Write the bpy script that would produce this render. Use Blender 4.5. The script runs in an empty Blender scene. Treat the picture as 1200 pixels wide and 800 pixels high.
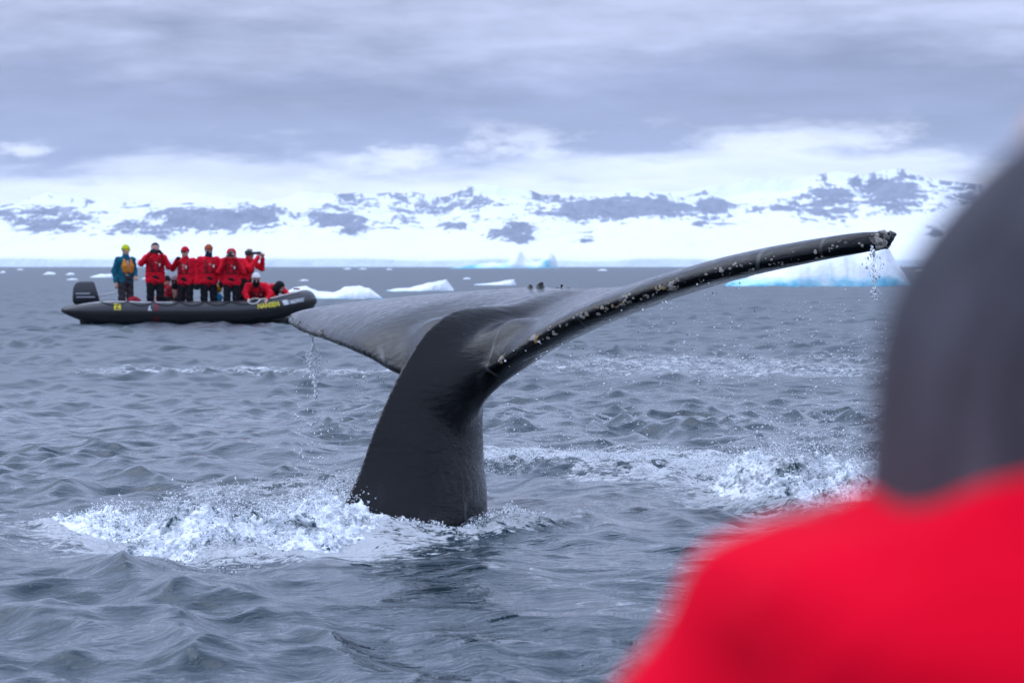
import bpy, bmesh, math, random
import numpy as np
from mathutils import Vector, Matrix

rng = np.random.default_rng(7)
random.seed(7)
scene = bpy.context.scene
col = scene.collection

# ------------------------------------------------------------------ camera
CAM_H = 1.33                    # eye height of somebody sitting in an inflatable boat
FPX = 3333.0                    # 100 mm lens on a 36 mm frame, in pixels of the 1200 px wide photograph
HORIZON = 312.0
cam_data = bpy.data.cameras.new('camera')
cam_data.lens = 100.0
cam_data.sensor_width = 36.0
cam_data.clip_start = 0.05
cam_data.clip_end = 60000.0
cam_data.dof.use_dof = True
cam_data.dof.focus_distance = 14.9
cam_data.dof.aperture_fstop = 8.0
camera = bpy.data.objects.new('camera', cam_data)
camera.location = (0, 0, CAM_H)
camera.rotation_euler = (math.radians(90) - math.atan((400 - HORIZON) / FPX), 0, 0)
col.objects.link(camera)
scene.camera = camera

# ------------------------------------------------------------------ sky
world = bpy.data.worlds.new('World')
scene.world = world
world.use_nodes = True
SUN_EL, SUN_AZ = math.radians(55), math.radians(-70)   # azimuth from +Y towards +X: high up on the left
wt = world.node_tree
wt.nodes.clear()
def wn(t, **kw):
    n = wt.nodes.new(t)
    for k, v in kw.items():
        setattr(n, k, v)
    return n
def wmath(op, a, b=None, c=None, clamp=False):
    n = wn('ShaderNodeMath', operation=op, use_clamp=clamp)
    for i, v in enumerate((a, b, c)):
        if v is None:
            continue
        if isinstance(v, (int, float)):
            n.inputs[i].default_value = v
        else:
            wt.links.new(v, n.inputs[i])
    return n.outputs[0]
def wramp(fac, stops, interp='EASE'):
    n = wn('ShaderNodeValToRGB')
    n.color_ramp.interpolation = interp
    e = n.color_ramp.elements
    while len(e) < len(stops):
        e.new(0.5)
    for el, (p, c) in zip(e, stops):
        el.position = p
        el.color = (*c, 1) if not isinstance(c, float) else (c, c, c, 1)
    wt.links.new(fac, n.inputs[0])
    return n.outputs[0]
def wmix(f, a, b):
    n = wn('ShaderNodeMix', data_type='RGBA')
    for i, v in ((0, f), (6, a), (7, b)):
        if isinstance(v, (int, float)):
            n.inputs[i].default_value = v
        elif isinstance(v, tuple):
            n.inputs[i].default_value = (*v, 1)
        else:
            wt.links.new(v, n.inputs[i])
    return n.outputs[2]
tc = wn('ShaderNodeTexCoord')
sep = wn('ShaderNodeSeparateXYZ')
wt.links.new(tc.outputs['Generated'], sep.inputs[0])
def wnoise(sx, sz, scale, detail, rough, off=0.0):
    cx = wn('ShaderNodeCombineXYZ')
    wt.links.new(wmath('MULTIPLY', sep.outputs[0], sx), cx.inputs[0])
    wt.links.new(wmath('MULTIPLY_ADD', sep.outputs[1], sx, off), cx.inputs[1])
    wt.links.new(wmath('MULTIPLY', sep.outputs[2], sz), cx.inputs[2])
    n = wn('ShaderNodeTexNoise')
    n.inputs['Scale'].default_value = scale
    n.inputs['Detail'].default_value = detail
    n.inputs['Roughness'].default_value = rough
    wt.links.new(cx.outputs[0], n.inputs['Vector'])
    return n.outputs['Fac']
sky = wn('ShaderNodeTexSky', sky_type='NISHITA')
sky.sun_disc = False
sky.sun_elevation = SUN_EL
sky.sun_rotation = SUN_AZ
sky.air_density = 1.2
sky.dust_density = 2.0
n_big = wnoise(5.0, 26.0, 1.0, 5.0, 0.55, 3.1)
n_mid = wnoise(14.0, 60.0, 1.0, 6.0, 0.6, 11.7)
n_gap = wnoise(17.0, 55.0, 1.0, 7.0, 0.62, 5.3)
el = sep.outputs[2]
# elevation of the deck's layers, pushed about by the noise
el_w = wmath('ADD', wmath('ADD', el, wmath('MULTIPLY_ADD', n_big, 0.05, -0.025)), wmath('MULTIPLY_ADD', n_mid, 0.046, -0.023))
elf = wmath('MULTIPLY', el_w, 5.0, clamp=True)          # 0..0.2 of elevation
deck = wramp(elf, [(0.0, (0.70, 0.76, 0.89)), (0.140, (0.66, 0.72, 0.87)), (0.208, (0.205, 0.235, 0.36)),
                   (0.30, (0.185, 0.215, 0.34)), (0.47, (0.37, 0.405, 0.575)), (1.0, (0.49, 0.585, 0.85))])
n_tex = wnoise(9.0, 70.0, 1.0, 7.0, 0.6, 23.0)
# an overcast sky brightens towards the zenith
zen = wmath('MULTIPLY_ADD', wmath('MAXIMUM', el, 0.0), 0.45, 1.0)
soft = wmath('MULTIPLY', zen, wmath('MULTIPLY', wmath('MULTIPLY_ADD', n_mid, 0.7, 0.65), wmath('MULTIPLY_ADD', n_tex, 0.9, 0.55)))
vm = wn('ShaderNodeVectorMath', operation='SCALE')
wt.links.new(deck, vm.inputs[0]); wt.links.new(soft, vm.inputs['Scale'])
gapband = wramp(wmath('MULTIPLY', el, 5.0, clamp=True), [(0.0, 1.0), (0.18, 1.0), (0.30, 0.0), (1.0, 0.0)])
gap = wmath('MULTIPLY', wramp(n_gap, [(0.52, 0.0), (0.66, 1.0)]), gapband)
cloud = wmix(wmath('MULTIPLY', gap, 0.85), vm.outputs[0], (0.72, 0.77, 0.88))
bg_sky = wn('ShaderNodeBackground'); bg_sky.inputs['Strength'].default_value = 0.10
wt.links.new(sky.outputs[0], bg_sky.inputs['Color'])
bg_cl = wn('ShaderNodeBackground'); bg_cl.inputs['Strength'].default_value = 1.0
wt.links.new(cloud, bg_cl.inputs['Color'])
mixs = wn('ShaderNodeMixShader'); mixs.inputs[0].default_value = 0.94
wt.links.new(bg_sky.outputs[0], mixs.inputs[1]); wt.links.new(bg_cl.outputs[0], mixs.inputs[2])
wout = wn('ShaderNodeOutputWorld')
wt.links.new(mixs.outputs[0], wout.inputs['Surface'])

# ------------------------------------------------------------------ sun through the overcast
sun_data = bpy.data.lights.new('sun', 'SUN')
sun_data.energy = 1.0
sun_data.angle = math.radians(60)
sun_data.color = (0.84, 0.91, 1.0)
sun = bpy.data.objects.new('sun', sun_data)
sdir = Vector((math.sin(SUN_AZ) * math.cos(SUN_EL), math.cos(SUN_AZ) * math.cos(SUN_EL), math.sin(SUN_EL)))
sun.rotation_euler = sdir.to_track_quat('Z', 'Y').to_euler()
sun.location = (-20, -10, 40)
col.objects.link(sun)

vs = scene.view_settings
vs.view_transform = 'Standard'
vs.look = 'None'
vs.exposure = 0.64
vs.gamma = 1.0
vs.use_curve_mapping = False
scene.cycles.volume_bounces = 1
scene.cycles.max_bounces = 8
scene.cycles.use_denoising = True

# ------------------------------------------------------------------ helpers
def at(px, py, Y):
    """photo pixel -> point at distance Y in front of the camera"""
    a = math.atan((400 - HORIZON) / FPX)
    vx, vz, vy = (px - 600) / FPX, (400 - py) / FPX, 1.0
    y2 = vy * math.cos(a) + vz * math.sin(a)
    z2 = vz * math.cos(a) - vy * math.sin(a)
    k = Y / y2
    return Vector((vx * k, Y, CAM_H + z2 * k))
def on_sea(px, py):
    """photo pixel -> point on the mean sea level"""
    p = at(px, py, 1.0)
    k = CAM_H / (CAM_H - p.z)
    return Vector((p.x * k, k, 0.0))

def tag(o, label=None, cat=None, group=None, kind=None):
    for k, v in (('label', label), ('category', cat), ('group', group), ('kind', kind)):
        if v:
            o[k] = v
    return o
def mesh_from(name, verts, faces, smooth=True):
    me = bpy.data.meshes.new(name)
    verts = np.asarray(verts, dtype=np.float32).reshape(-1, 3)
    if isinstance(faces, np.ndarray):
        n, k = faces.shape
        me.vertices.add(len(verts)); me.vertices.foreach_set('co', verts.ravel())
        me.loops.add(n * k); me.loops.foreach_set('vertex_index', faces.astype(np.int32).ravel())
        me.polygons.add(n); me.polygons.foreach_set('loop_start', np.arange(0, n * k, k, dtype=np.int32))
        if smooth:
            me.polygons.foreach_set('use_smooth', np.ones(n, dtype=bool))
        me.update(calc_edges=True)
        me.validate()
    else:
        me.from_pydata([tuple(v) for v in verts.tolist()], [], faces)
        if smooth:
            me.polygons.foreach_set('use_smooth', [True] * len(me.polygons))
        me.update()
    return me
def link(name, me, mat, parent=None, loc=None, rot=None):
    o = bpy.data.objects.new(name, me)
    col.objects.link(o)
    if mat is not None and me is not None and not me.materials:
        me.materials.append(mat)
    if parent is not None:
        o.parent = parent
    if loc is not None:
        o.location = loc
    if rot is not None:
        o.rotation_euler = rot
    return o
def empty(name, loc=(0, 0, 0), rz=0.0):
    o = bpy.data.objects.new(name, None)
    o.empty_display_size = 0.2
    o.location = loc
    o.rotation_euler = (0, 0, rz)
    col.objects.link(o)
    return o

# value noise in numpy
def _hash(ix, iy, seed):
    h = (ix.astype(np.int64) * 374761393 + iy.astype(np.int64) * 668265263 + seed * 982451653) & 0xffffffff
    h = ((h ^ (h >> 13)) * 1274126177) & 0xffffffff
    return ((h ^ (h >> 16)) & 0xffff).astype(np.float32) / 65535.0
def vnoise(x, y, seed=0):
    x = np.asarray(x, dtype=np.float64); y = np.asarray(y, dtype=np.float64)
    ix, iy = np.floor(x), np.floor(y)
    fx, fy = x - ix, y - iy
    fx = fx * fx * (3 - 2 * fx); fy = fy * fy * (3 - 2 * fy)
    ix = ix.astype(np.int64); iy = iy.astype(np.int64)
    a, b = _hash(ix, iy, seed), _hash(ix + 1, iy, seed)
    c, d = _hash(ix, iy + 1, seed), _hash(ix + 1, iy + 1, seed)
    return (a * (1 - fx) + b * fx) * (1 - fy) + (c * (1 - fx) + d * fx) * fy
def fbm(x, y, seed=0, octv=5, gain=0.5, ridged=False):
    s, a, t = 0.0, 1.0, 0.0
    for o in range(octv):
        n = vnoise(x * 2 ** o + 13.7 * o, y * 2 ** o - 7.3 * o, seed + o)
        if ridged:
            n = 1 - np.abs(2 * n - 1)
        s = s + a * n; t += a; a *= gain
    return s / t
def sstep(a, b, x):
    t = np.clip((x - a) / (b - a), 0, 1)
    return t * t * (3 - 2 * t)

# implicit solids -> quads (naive surface nets)
def nets(F, o, h):
    s = F < 0
    nx, ny, nz = F.shape
    c = np.zeros((nx - 1, ny - 1, nz - 1), dtype=np.int8)
    for i in (0, 1):
        for j in (0, 1):
            for k in (0, 1):
                c += s[i:nx - 1 + i, j:ny - 1 + j, k:nz - 1 + k]
    act = (c > 0) & (c < 8)
    ai = np.argwhere(act)
    idx = np.full(act.shape, -1, dtype=np.int64)
    idx[act] = np.arange(len(ai))
    acc = np.zeros((len(ai), 3)); n = np.zeros(len(ai))
    C = [(i, j, k) for i in (0, 1) for j in (0, 1) for k in (0, 1)]
    for p in C:
        for q in C:
            if sum(abs(a - b) for a, b in zip(p, q)) != 1 or p > q:
                continue
            fa = F[ai[:, 0] + p[0], ai[:, 1] + p[1], ai[:, 2] + p[2]]
            fb = F[ai[:, 0] + q[0], ai[:, 1] + q[1], ai[:, 2] + q[2]]
            cr = (fa < 0) != (fb < 0)
            t = np.where(cr, fa / np.where(fa == fb, 1, fa - fb), 0)
            acc += (np.array(p)[None] + t[:, None] * (np.array(q) - np.array(p))[None]) * cr[:, None]
            n += cr
    V = np.asarray(o)[None] + h * (ai + acc / n[:, None])
    faces = []
    for d in range(3):
        a, b = (d + 1) % 3, (d + 2) % 3
        sl0 = [slice(None)] * 3; sl1 = [slice(None)] * 3
        sl0[d] = slice(0, -1); sl1[d] = slice(1, None)
        for t in (a, b):
            sl0[t] = slice(1, -1); sl1[t] = slice(1, -1)
        s0, s1 = s[tuple(sl0)], s[tuple(sl1)]
        for flip, m in ((False, s0 & ~s1), (True, ~s0 & s1)):
            g = np.argwhere(m)
            if not len(g):
                continue
            g[:, a] += 1; g[:, b] += 1
            ea = np.zeros(3, int); ea[a] = 1
            eb = np.zeros(3, int); eb[b] = 1
            q = [g - ea - eb, g - eb, g, g - ea]
            f = np.stack([idx[x[:, 0], x[:, 1], x[:, 2]] for x in q], 1)
            faces.append(f[:, ::-1] if flip else f)
    return V, np.concatenate(faces)
def smin(a, b, k):
    h = np.clip(0.5 + 0.5 * (b - a) / k, 0, 1)
    return b + (a - b) * h - k * h * (1 - h)
def grid(lo, hi, h):
    ax = [np.arange(l, u + h, h, dtype=np.float32) for l, u in zip(lo, hi)]
    return np.meshgrid(*ax, indexing='ij'), np.array(lo, dtype=np.float64)
def sd_cone(P, a, b, ra, rb):
    a = np.asarray(a, dtype=np.float32); b = np.asarray(b, dtype=np.float32)
    d = b - a; L2 = float(d @ d) + 1e-9
    t = np.clip(((P[0] - a[0]) * d[0] + (P[1] - a[1]) * d[1] + (P[2] - a[2]) * d[2]) / L2, 0, 1)
    return np.sqrt((P[0] - a[0] - t * d[0]) ** 2 + (P[1] - a[1] - t * d[1]) ** 2 + (P[2] - a[2] - t * d[2]) ** 2) - (ra + t * (rb - ra))
def sd_ell(P, c, r):
    q = np.sqrt(((P[0] - c[0]) / r[0]) ** 2 + ((P[1] - c[1]) / r[1]) ** 2 + ((P[2] - c[2]) / r[2]) ** 2)
    return (q - 1) * min(r)
def solid(prims, h, k=0.03, cut=None, wob=None):
    """prims: ('c', a, b, ra, rb) tapered limbs, ('e', centre, radii) ellipsoids; joined smoothly"""
    pts = []
    for p in prims:
        if p[0] == 'c':
            m = max(p[3], p[4])
            pts += [np.array(p[1]) - m, np.array(p[1]) + m, np.array(p[2]) - m, np.array(p[2]) + m]
        else:
            pts += [np.array(p[1]) - np.array(p[2]), np.array(p[1]) + np.array(p[2])]
    pts = np.array(pts)
    P, o = grid(pts.min(0) - 3 * h - k / 2, pts.max(0) + 3 * h + k / 2, h)
    F = None
    for p in prims:
        f = sd_cone(P, *p[1:]) if p[0] == 'c' else sd_ell(P, *p[1:])
        F = f if F is None else smin(F, f, k)
    if wob is not None:
        F = F + wob(P)
    if cut is not None:
        F = np.maximum(F, cut(P))
    return nets(F, o, h)

# procedural materials
class Mat:
    def __init__(self, name, color, rough=0.5, spec=0.5, metallic=0.0):
        self.m = bpy.data.materials.new(name); self.m.use_nodes = True
        self.t = self.m.node_tree
        self.b = self.t.nodes['Principled BSDF']
        self.b.inputs['Base Color'].default_value = (*color, 1)
        self.b.inputs['Roughness'].default_value = rough
        self.b.inputs['Specular IOR Level'].default_value = spec
        self.b.inputs['Metallic'].default_value = metallic
        self.color = color
    def n(self, t, **kw):
        n = self.t.nodes.new(t)
        for k, v in kw.items():
            setattr(n, k, v)
        return n
    def l(self, a, b):
        self.t.links.new(a, b)
    def coord(self, kind='Object', scale=None):
        c = self.n('ShaderNodeTexCoord').outputs[kind]
        if scale is not None:
            mp = self.n('ShaderNodeMapping'); mp.inputs['Scale'].default_value = scale
            self.l(c, mp.inputs[0]); c = mp.outputs[0]
        return c
    def noise(self, scale, detail=4, rough=0.5, vec=None, dist=0.0):
        n = self.n('ShaderNodeTexNoise')
        n.inputs['Scale'].default_value = scale; n.inputs['Detail'].default_value = detail
        n.inputs['Roughness'].default_value = rough; n.inputs['Distortion'].default_value = dist
        self.l(vec if vec is not None else self.coord(), n.inputs['Vector'])
        return n.outputs['Fac']
    def ramp(self, fac, stops, interp='LINEAR'):
        n = self.n('ShaderNodeValToRGB'); n.color_ramp.interpolation = interp
        e = n.color_ramp.elements
        while len(e) < len(stops):
            e.new(0.5)
        for el, (p, c) in zip(e, stops):
            el.position = p
            el.color = (*c, 1) if isinstance(c, tuple) else (c, c, c, 1)
        self.l(fac, n.inputs[0])
        return n.outputs[0]
    def mix(self, f, a, b, blend='MIX'):
        n = self.n('ShaderNodeMix', data_type='RGBA', blend_type=blend)
        for i, v in ((0, f), (6, a), (7, b)):
            if isinstance(v, (int, float)):
                n.inputs[i].default_value = v
            elif isinstance(v, tuple):
                n.inputs[i].default_value = (*v, 1)
            else:
                self.l(v, n.inputs[i])
        return n.outputs[2]
    def math(self, op, a, b=None, c=None, clamp=False):
        n = self.n('ShaderNodeMath', operation=op, use_clamp=clamp)
        for i, v in enumerate((a, b, c)):
            if v is None:
                continue
            if isinstance(v, (int, float)):
                n.inputs[i].default_value = v
            else:
                self.l(v, n.inputs[i])
        return n.outputs[0]
    def attr(self, name):
        return self.n('ShaderNodeAttribute', attribute_name=name).outputs['Fac']
    def bump(self, h, dist, strength=1.0, prev=None):
        n = self.n('ShaderNodeBump')
        n.inputs['Strength'].default_value = strength; n.inputs['Distance'].default_value = dist
        self.l(h, n.inputs['Height'])
        if prev is not None:
            self.l(prev, n.inputs['Normal'])
        return n.outputs[0]
    def set(self, **kw):
        for k, v in kw.items():
            k = k.replace('_', ' ')
            if isinstance(v, (int, float, tuple)):
                self.b.inputs[k].default_value = v
            else:
                self.l(v, self.b.inputs[k])
        return self
_plain = {}
def plain(name, color, rough=0.6, scale=12.0, var=0.18, bump=0.004, spec=0.4, metallic=0.0):
    """a material with a little mottling and relief"""
    if name in _plain:
        return _plain[name]
    M = Mat(name, color, rough, spec, metallic)
    f = M.noise(scale, 5, 0.6)
    d = tuple(c * (1 - var) for c in color); u = tuple(min(1, c * (1 + var)) for c in color)
    M.set(Base_Color=M.ramp(f, [(0.3, d), (0.7, u)]))
    M.set(Normal=M.bump(M.noise(scale * 3, 3), bump, 0.6))
    _plain[name] = M.m
    return M.m
# ------------------------------------------------------------------ sea
NW = 190
lam = np.exp(rng.uniform(np.log(0.09), np.log(7.0), NW))
wdir = math.radians(205) + rng.normal(0, 0.75, NW)
kx, ky = 2 * np.pi / lam * np.cos(wdir), 2 * np.pi / lam * np.sin(wdir)
wph = rng.uniform(0, 2 * np.pi, NW)
wgt = np.exp(-((np.log(lam) - np.log(0.42)) / 0.95) ** 2 / 2) + 0.12
wslope = wgt * rng.uniform(0.5, 1.4, NW)
wslope *= 0.265 * math.sqrt(2) / math.sqrt((wslope ** 2).sum())
wamp = wslope / (2 * np.pi / lam)

def poly_px(pts):
    return [np.array(on_sea(x, y)[:2]) for x, y in pts]
def dist_poly(x, y, P, W):
    """distance to a polyline divided by its local width, and the parameter along it"""
    best = np.full(x.shape, 1e9); tt = np.zeros(x.shape)
    for i in range(len(P) - 1):
        d = P[i + 1] - P[i]; L2 = d @ d
        t = np.clip(((x - P[i][0]) * d[0] + (y - P[i][1]) * d[1]) / L2, 0, 1)
        w = W[i] + (W[i + 1] - W[i]) * t
        r = np.hypot(x - P[i][0] - t * d[0], y - P[i][1] - t * d[1]) / w
        m = r < best
        best = np.where(m, r, best); tt = np.where(m, i + t, tt)
    return best, tt / (len(P) - 1)
# ridges of thrown-up water: (pixels on the sea, half widths in m, height in m)
RIDGE_L = (poly_px([(75, 612), (150, 625), (240, 634), (310, 634), (370, 622), (420, 606)]), [0.2, 0.3, 0.34, 0.34, 0.3, 0.2], 0.07)
RIDGE_B = (poly_px([(400, 602), (450, 618), (500, 624), (570, 622), (640, 614)]), [0.2, 0.22, 0.2, 0.2, 0.25], 0.05)
RIDGE_R = (poly_px([(850, 572), (905, 580), (960, 588), (1060, 592)]), [0.2, 0.3, 0.35, 0.35], 0.10)
RIDGE_M = (poly_px([(580, 552), (680, 546), (780, 552), (900, 560)]), [0.45, 0.7, 0.7, 0.5], 0.06)
# foam lying on the water: (polyline, half widths, strength)
FOAM = [
    (RIDGE_L[0], [0.1, 0.45, 0.7, 0.7, 0.6, 0.45], 1.15),
    (RIDGE_B[0], [0.3, 0.3, 0.26, 0.2, 0.2], 0.62),
    (RIDGE_R[0], [0.35, 0.6, 0.8, 0.7], 0.8),
    (poly_px([(570, 548), (660, 534), (760, 538), (860, 548), (960, 556)]), [0.7, 1.0, 1.2, 1.1, 0.8], 0.72),
    (poly_px([(640, 560), (760, 560), (880, 566)]), [0.4, 0.6, 0.6], 0.55),
    (poly_px([(200, 588), (300, 580), (400, 572), (480, 566)]), [0.4, 0.7, 0.8, 0.6], 0.42),
    (poly_px([(330, 600), (400, 592), (440, 598)]), [0.4, 0.5, 0.3], 0.6),
    (poly_px([(100, 440), (240, 434), (360, 436), (460, 432)]), [1.0, 1.6, 1.8, 1.2], 0.42),
    (poly_px([(560, 620), (680, 606), (820, 592)]), [0.35, 0.45, 0.5], 0.42),
    (poly_px([(600, 420), (760, 424), (900, 436), (1020, 440)]), [2, 3.5, 3.5, 3], 0.36),
]
def sea_extra(x, y):
    z = np.zeros(x.shape); calm = np.ones(x.shape)
    for P, W, hgt in (RIDGE_L, RIDGE_B, RIDGE_R, RIDGE_M):
        r, t = dist_poly(x, y, P, W)
        m = np.exp(-(r * 1.25) ** 2) * np.clip(np.minimum(t, 1 - t) * 8 + 0.15, 0, 1)
        z += hgt * m * (0.45 + 1.1 * fbm(x * 5, y * 5, 40, 4))
        z += m * 0.09 * (fbm(x * 13, y * 13, 44, 3) - 0.5)
    # slick the tail leaves: the short waves die down in it
    r = np.hypot((x - 0.1) / 2.0, (y - 12.0) / 2.6)
    calm = 1 - 0.42 * np.exp(-r ** 2)
    return z, calm
def sea_z(x, y, spacing):
    """height and horizontal shift of the sea; waves finer than the mesh are left to the material"""
    # mostly rippled flats, with steep little crests in groups
    grp = fbm(x * 0.62, y * 0.5, 21, 4)
    gust = 0.66 + 0.62 * sstep(0.48, 0.74, grp) + 0.25 * fbm(x * 0.07, y * 0.04, 25, 2)
    ex, calm = sea_extra(x, y)
    z = np.zeros(x.shape); dx = np.zeros(x.shape); dy = np.zeros(x.shape); lost = np.zeros(x.shape)
    for i in range(NW):
        res = sstep(2.2, 4.5, lam[i] / spacing)
        lost += 0.5 * wslope[i] ** 2 / 2 * (1 - res ** 2)
        if res.max() <= 0:
            continue
        g = gust * calm if lam[i] < 2.2 else 0.7
        ph = kx[i] * x + ky[i] * y + wph[i]
        a = wamp[i] * res * g
        z += a * np.cos(ph)
        s = a * np.sin(ph) * 0.9
        dx -= s * np.cos(wdir[i]); dy -= s * np.sin(wdir[i])
    z = z - LEVEL * np.exp(-((x - TAIL[0]) ** 2 + (y - TAIL[1]) ** 2) / 2.5)
    return z + ex, dx, dy, np.sqrt(lost)

LEVEL, TAIL = 0.0, on_sea(490, 608)
_t = sea_z(np.array([TAIL.x, TAIL.x + 0.3, TAIL.x - 0.3, TAIL.x]), np.array([TAIL.y, TAIL.y, TAIL.y - 0.2, TAIL.y - 0.4]), np.full(4, 0.03))[0]
LEVEL = float(_t.mean())                                  # the swell stands at mean level where the tail comes up
rows = [6.0]
while rows[-1] < 10500:
    D = rows[-1]
    q = 0.0018 if D < 30 else 0.0024 if D < 60 else (0.0024 + 0.0036 * min(1, (D - 60) / 240) if D < 3000 else 0.08)
    rows.append(D * (1 + q))
rows = np.array(rows)
NC = 450
cs = np.linspace(-1, 1, NC)
cs = cs * (0.82 + 0.18 * np.abs(cs))
wide = np.array([1.02, 1.05, 1.1, 1.18, 1.3, 1.5, 1.8, 2.3, 3.2, 5.0, 8.0])      # coarser and coarser towards the sides
cs = np.concatenate([-wide[::-1], cs, wide])
NC = len(cs)
Y2, C2 = np.meshgrid(rows, cs, indexing='ij')
half = np.where(Y2 < 3000, 1.7 + 0.25 * Y2, (1.7 + 0.25 * 3000) * (Y2 / 3000) ** 1.2)
X2 = C2 * half
spacing = np.maximum(half * np.maximum(2 / 450 * 0.9, np.where(np.abs(C2) > 1.0, np.abs(np.gradient(C2, axis=1)), 0)), Y2 * np.where(Y2 < 30, 0.0018, 0.0024))
fade = sstep(3200, 2200, Y2)
Z2, DX2, DY2, CHOP = sea_z(X2, Y2, spacing)
foam = np.zeros(X2.shape)
near = Y2 < 80
xs, ys = X2[near], Y2[near]
fm = np.zeros(xs.shape)
for P, W, s in FOAM:
    r, t = dist_poly(xs, ys, P, W)
    m = np.exp(-r ** 2 * 0.9) * np.clip(np.minimum(t, 1 - t) * 6 + 0.2, 0, 1)
    fm = np.maximum(fm, s * m)
foam[near] = fm
V = np.stack([X2 + DX2 * fade, Y2 + DY2 * fade, Z2 * fade], -1).reshape(-1, 3)
nr = len(rows)
I = np.arange(nr * NC).reshape(nr, NC)
Fq = np.stack([I[:-1, :-1], I[:-1, 1:], I[1:, 1:], I[1:, :-1]], -1).reshape(-1, 4)
# a coarse apron so that the sheet goes on to the sides and behind the camera
base = len(V)
apr = np.array([[-11000, -11000, -0.45], [11000, -11000, -0.45], [11000, 11000, -0.45], [-11000, 11000, -0.45]], dtype=float)
sea_me = mesh_from('sea', np.concatenate([V, apr]), np.concatenate([Fq, [[base, base + 1, base + 2, base + 3]]]))
at_f = sea_me.attributes.new('foam', 'FLOAT', 'POINT')
at_f.data.foreach_set('value', np.concatenate([foam.ravel(), np.zeros(4)]).astype(np.float32))

at_c = sea_me.attributes.new('chop', 'FLOAT', 'POINT')      # slope of the waves too fine for the mesh, as gloss
at_c.data.foreach_set('value', np.concatenate([CHOP.ravel(), np.full(4, CHOP.max())]).astype(np.float32))
W = Mat('sea_water', (0.005, 0.022, 0.032), 0.06, 0.5)
W.b.inputs['IOR'].default_value = 1.333
geo = W.n('ShaderNodeNewGeometry')
pos = geo.outputs['Position']
def wmap(scale, rotz=0.0):
    mp = W.n('ShaderNodeMapping'); mp.inputs['Scale'].default_value = scale; mp.inputs['Rotation'].default_value = (0, 0, rotz)
    W.l(pos, mp.inputs[0]); return mp.outputs[0]
rip1 = W.noise(1.0, 5, 0.5, wmap((1.7, 2.6, 1), 0.4), 0.7)
for n_ in W.t.nodes:
    if n_.bl_idname == 'ShaderNodeTexNoise':
        n_.noise_type = 'RIDGED_MULTIFRACTAL'; n_.normalize = True
        n_.inputs['Lacunarity'].default_value = 2.1
rip2 = W.noise(1.0, 4, 0.6, wmap((11, 19, 1), -0.5), 0.8)
rip3 = W.noise(1.0, 3, 0.6, wmap((1.0, 1.6, 1), 0.2), 0.4)
nb = W.bump(rip3, 0.03, 1.0)
nb = W.bump(rip1, 0.045, 1.0, nb)
nb = W.bump(rip2, 0.009, 1.0, nb)
W.set(Roughness=W.math('SQRT', W.math('MAXIMUM', W.math('SUBTRACT', W.attr('chop'), 0.05), 0.0006)))
fo = W.attr('foam')
lace = W.noise(1.0, 8, 0.68, wmap((5.5, 7.5, 5.5)), 1.6)
lace2 = W.noise(1.0, 6, 0.7, wmap((22, 26, 22)), 0.5)
lsum = W.math('ADD', W.math('MULTIPLY', lace, 0.62), W.math('MULTIPLY', lace2, 0.38))
# foam covers where its strength beats the lace pattern
thr = W.math('SUBTRACT', 0.675, W.math('MULTIPLY', fo, 0.50))
ffac = W.math('MULTIPLY', W.math('SUBTRACT', W.math('MULTIPLY_ADD', lsum, 1.9, -0.45), thr), 9.0, clamp=True)
ffac = W.math('MULTIPLY', ffac, W.math('MULTIPLY', W.math('SUBTRACT', fo, 0.08), 6.0, clamp=True))
W.set(Normal=nb)
fb = W.n('ShaderNodeBsdfPrincipled')
fb.inputs['Base Color'].default_value = (0.80, 0.84, 0.88, 1)
fb.inputs['Roughness'].default_value = 0.55
W.l(W.bump(lace2, 0.05, 1.0, W.bump(lace, 0.06, 1.0)), fb.inputs['Normal'])
ms = W.n('ShaderNodeMixShader')
W.l(ffac, ms.inputs[0]); W.l(W.b.outputs[0], ms.inputs[1]); W.l(fb.outputs[0], ms.inputs[2])
W.l(ms.outputs[0], W.t.nodes['Material Output'].inputs['Surface'])
sea = tag(link('sea', sea_me, W.m), kind='structure')
# ------------------------------------------------------------------ snow mountains across the channel
COAST, RIDGE = 5800.0, 8600.0
def px_of(x, y):
    return 600 + FPX * x / y
ridge_px = np.array([-900, -500, -200, 0, 60, 140, 220, 330, 420, 520, 560, 640, 700, 800, 850, 890, 930, 985, 1010, 1060, 1100, 1200, 1500, 2000])
ridge_py = np.array([238, 228, 240, 246, 238, 244, 234, 238, 234, 240, 226, 234, 230, 234, 228, 212, 216, 207, 214, 206, 218, 234, 224, 236])
gy = np.concatenate([[COAST - 3, COAST], np.linspace(COAST + 4, COAST + 200, 20), np.linspace(COAST + 215, 9300, 150)])
gx = np.linspace(-4200, 4200, 1000)
GX, GY = np.meshgrid(gx, gy, indexing='ij')
coast_off = 160 * (fbm(gx / 420, gx * 0, 5, 4) - 0.5)
GYw = GY + coast_off[:, None]
pxr = px_of(GX, RIDGE)
Hr = (HORIZON - np.interp(pxr, ridge_px, ridge_py)) / FPX * RIDGE
t = np.clip((GY - COAST) / (RIDGE - COAST), 0, 1.3)
spur = fbm(GX / 900, GY / 2600, 11, 5, 0.5, ridged=True)
detail = fbm(GX / 260, GY / 420, 17, 5, 0.55, ridged=True)
cliff = (11 + 14 * fbm(GX / 160, GX * 0, 31, 4)) * sstep(0, 6, GY - COAST)
body = Hr * (0.30 * t + 0.70 * t ** 1.7) * (0.80 + 0.36 * spur * (1 - 0.6 * t))
body = np.where(t > 1, Hr * (1 - 1.5 * (t - 1)), body)
H = cliff * (1 - 0.4 * t) + body + 60 * (detail - 0.5) * np.clip(t * 1.6, 0, 1) + 85 * (spur - 0.55) * np.clip(t * 1.2, 0, 1) * (1 - np.clip(t, 0, 1) ** 3)
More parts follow.
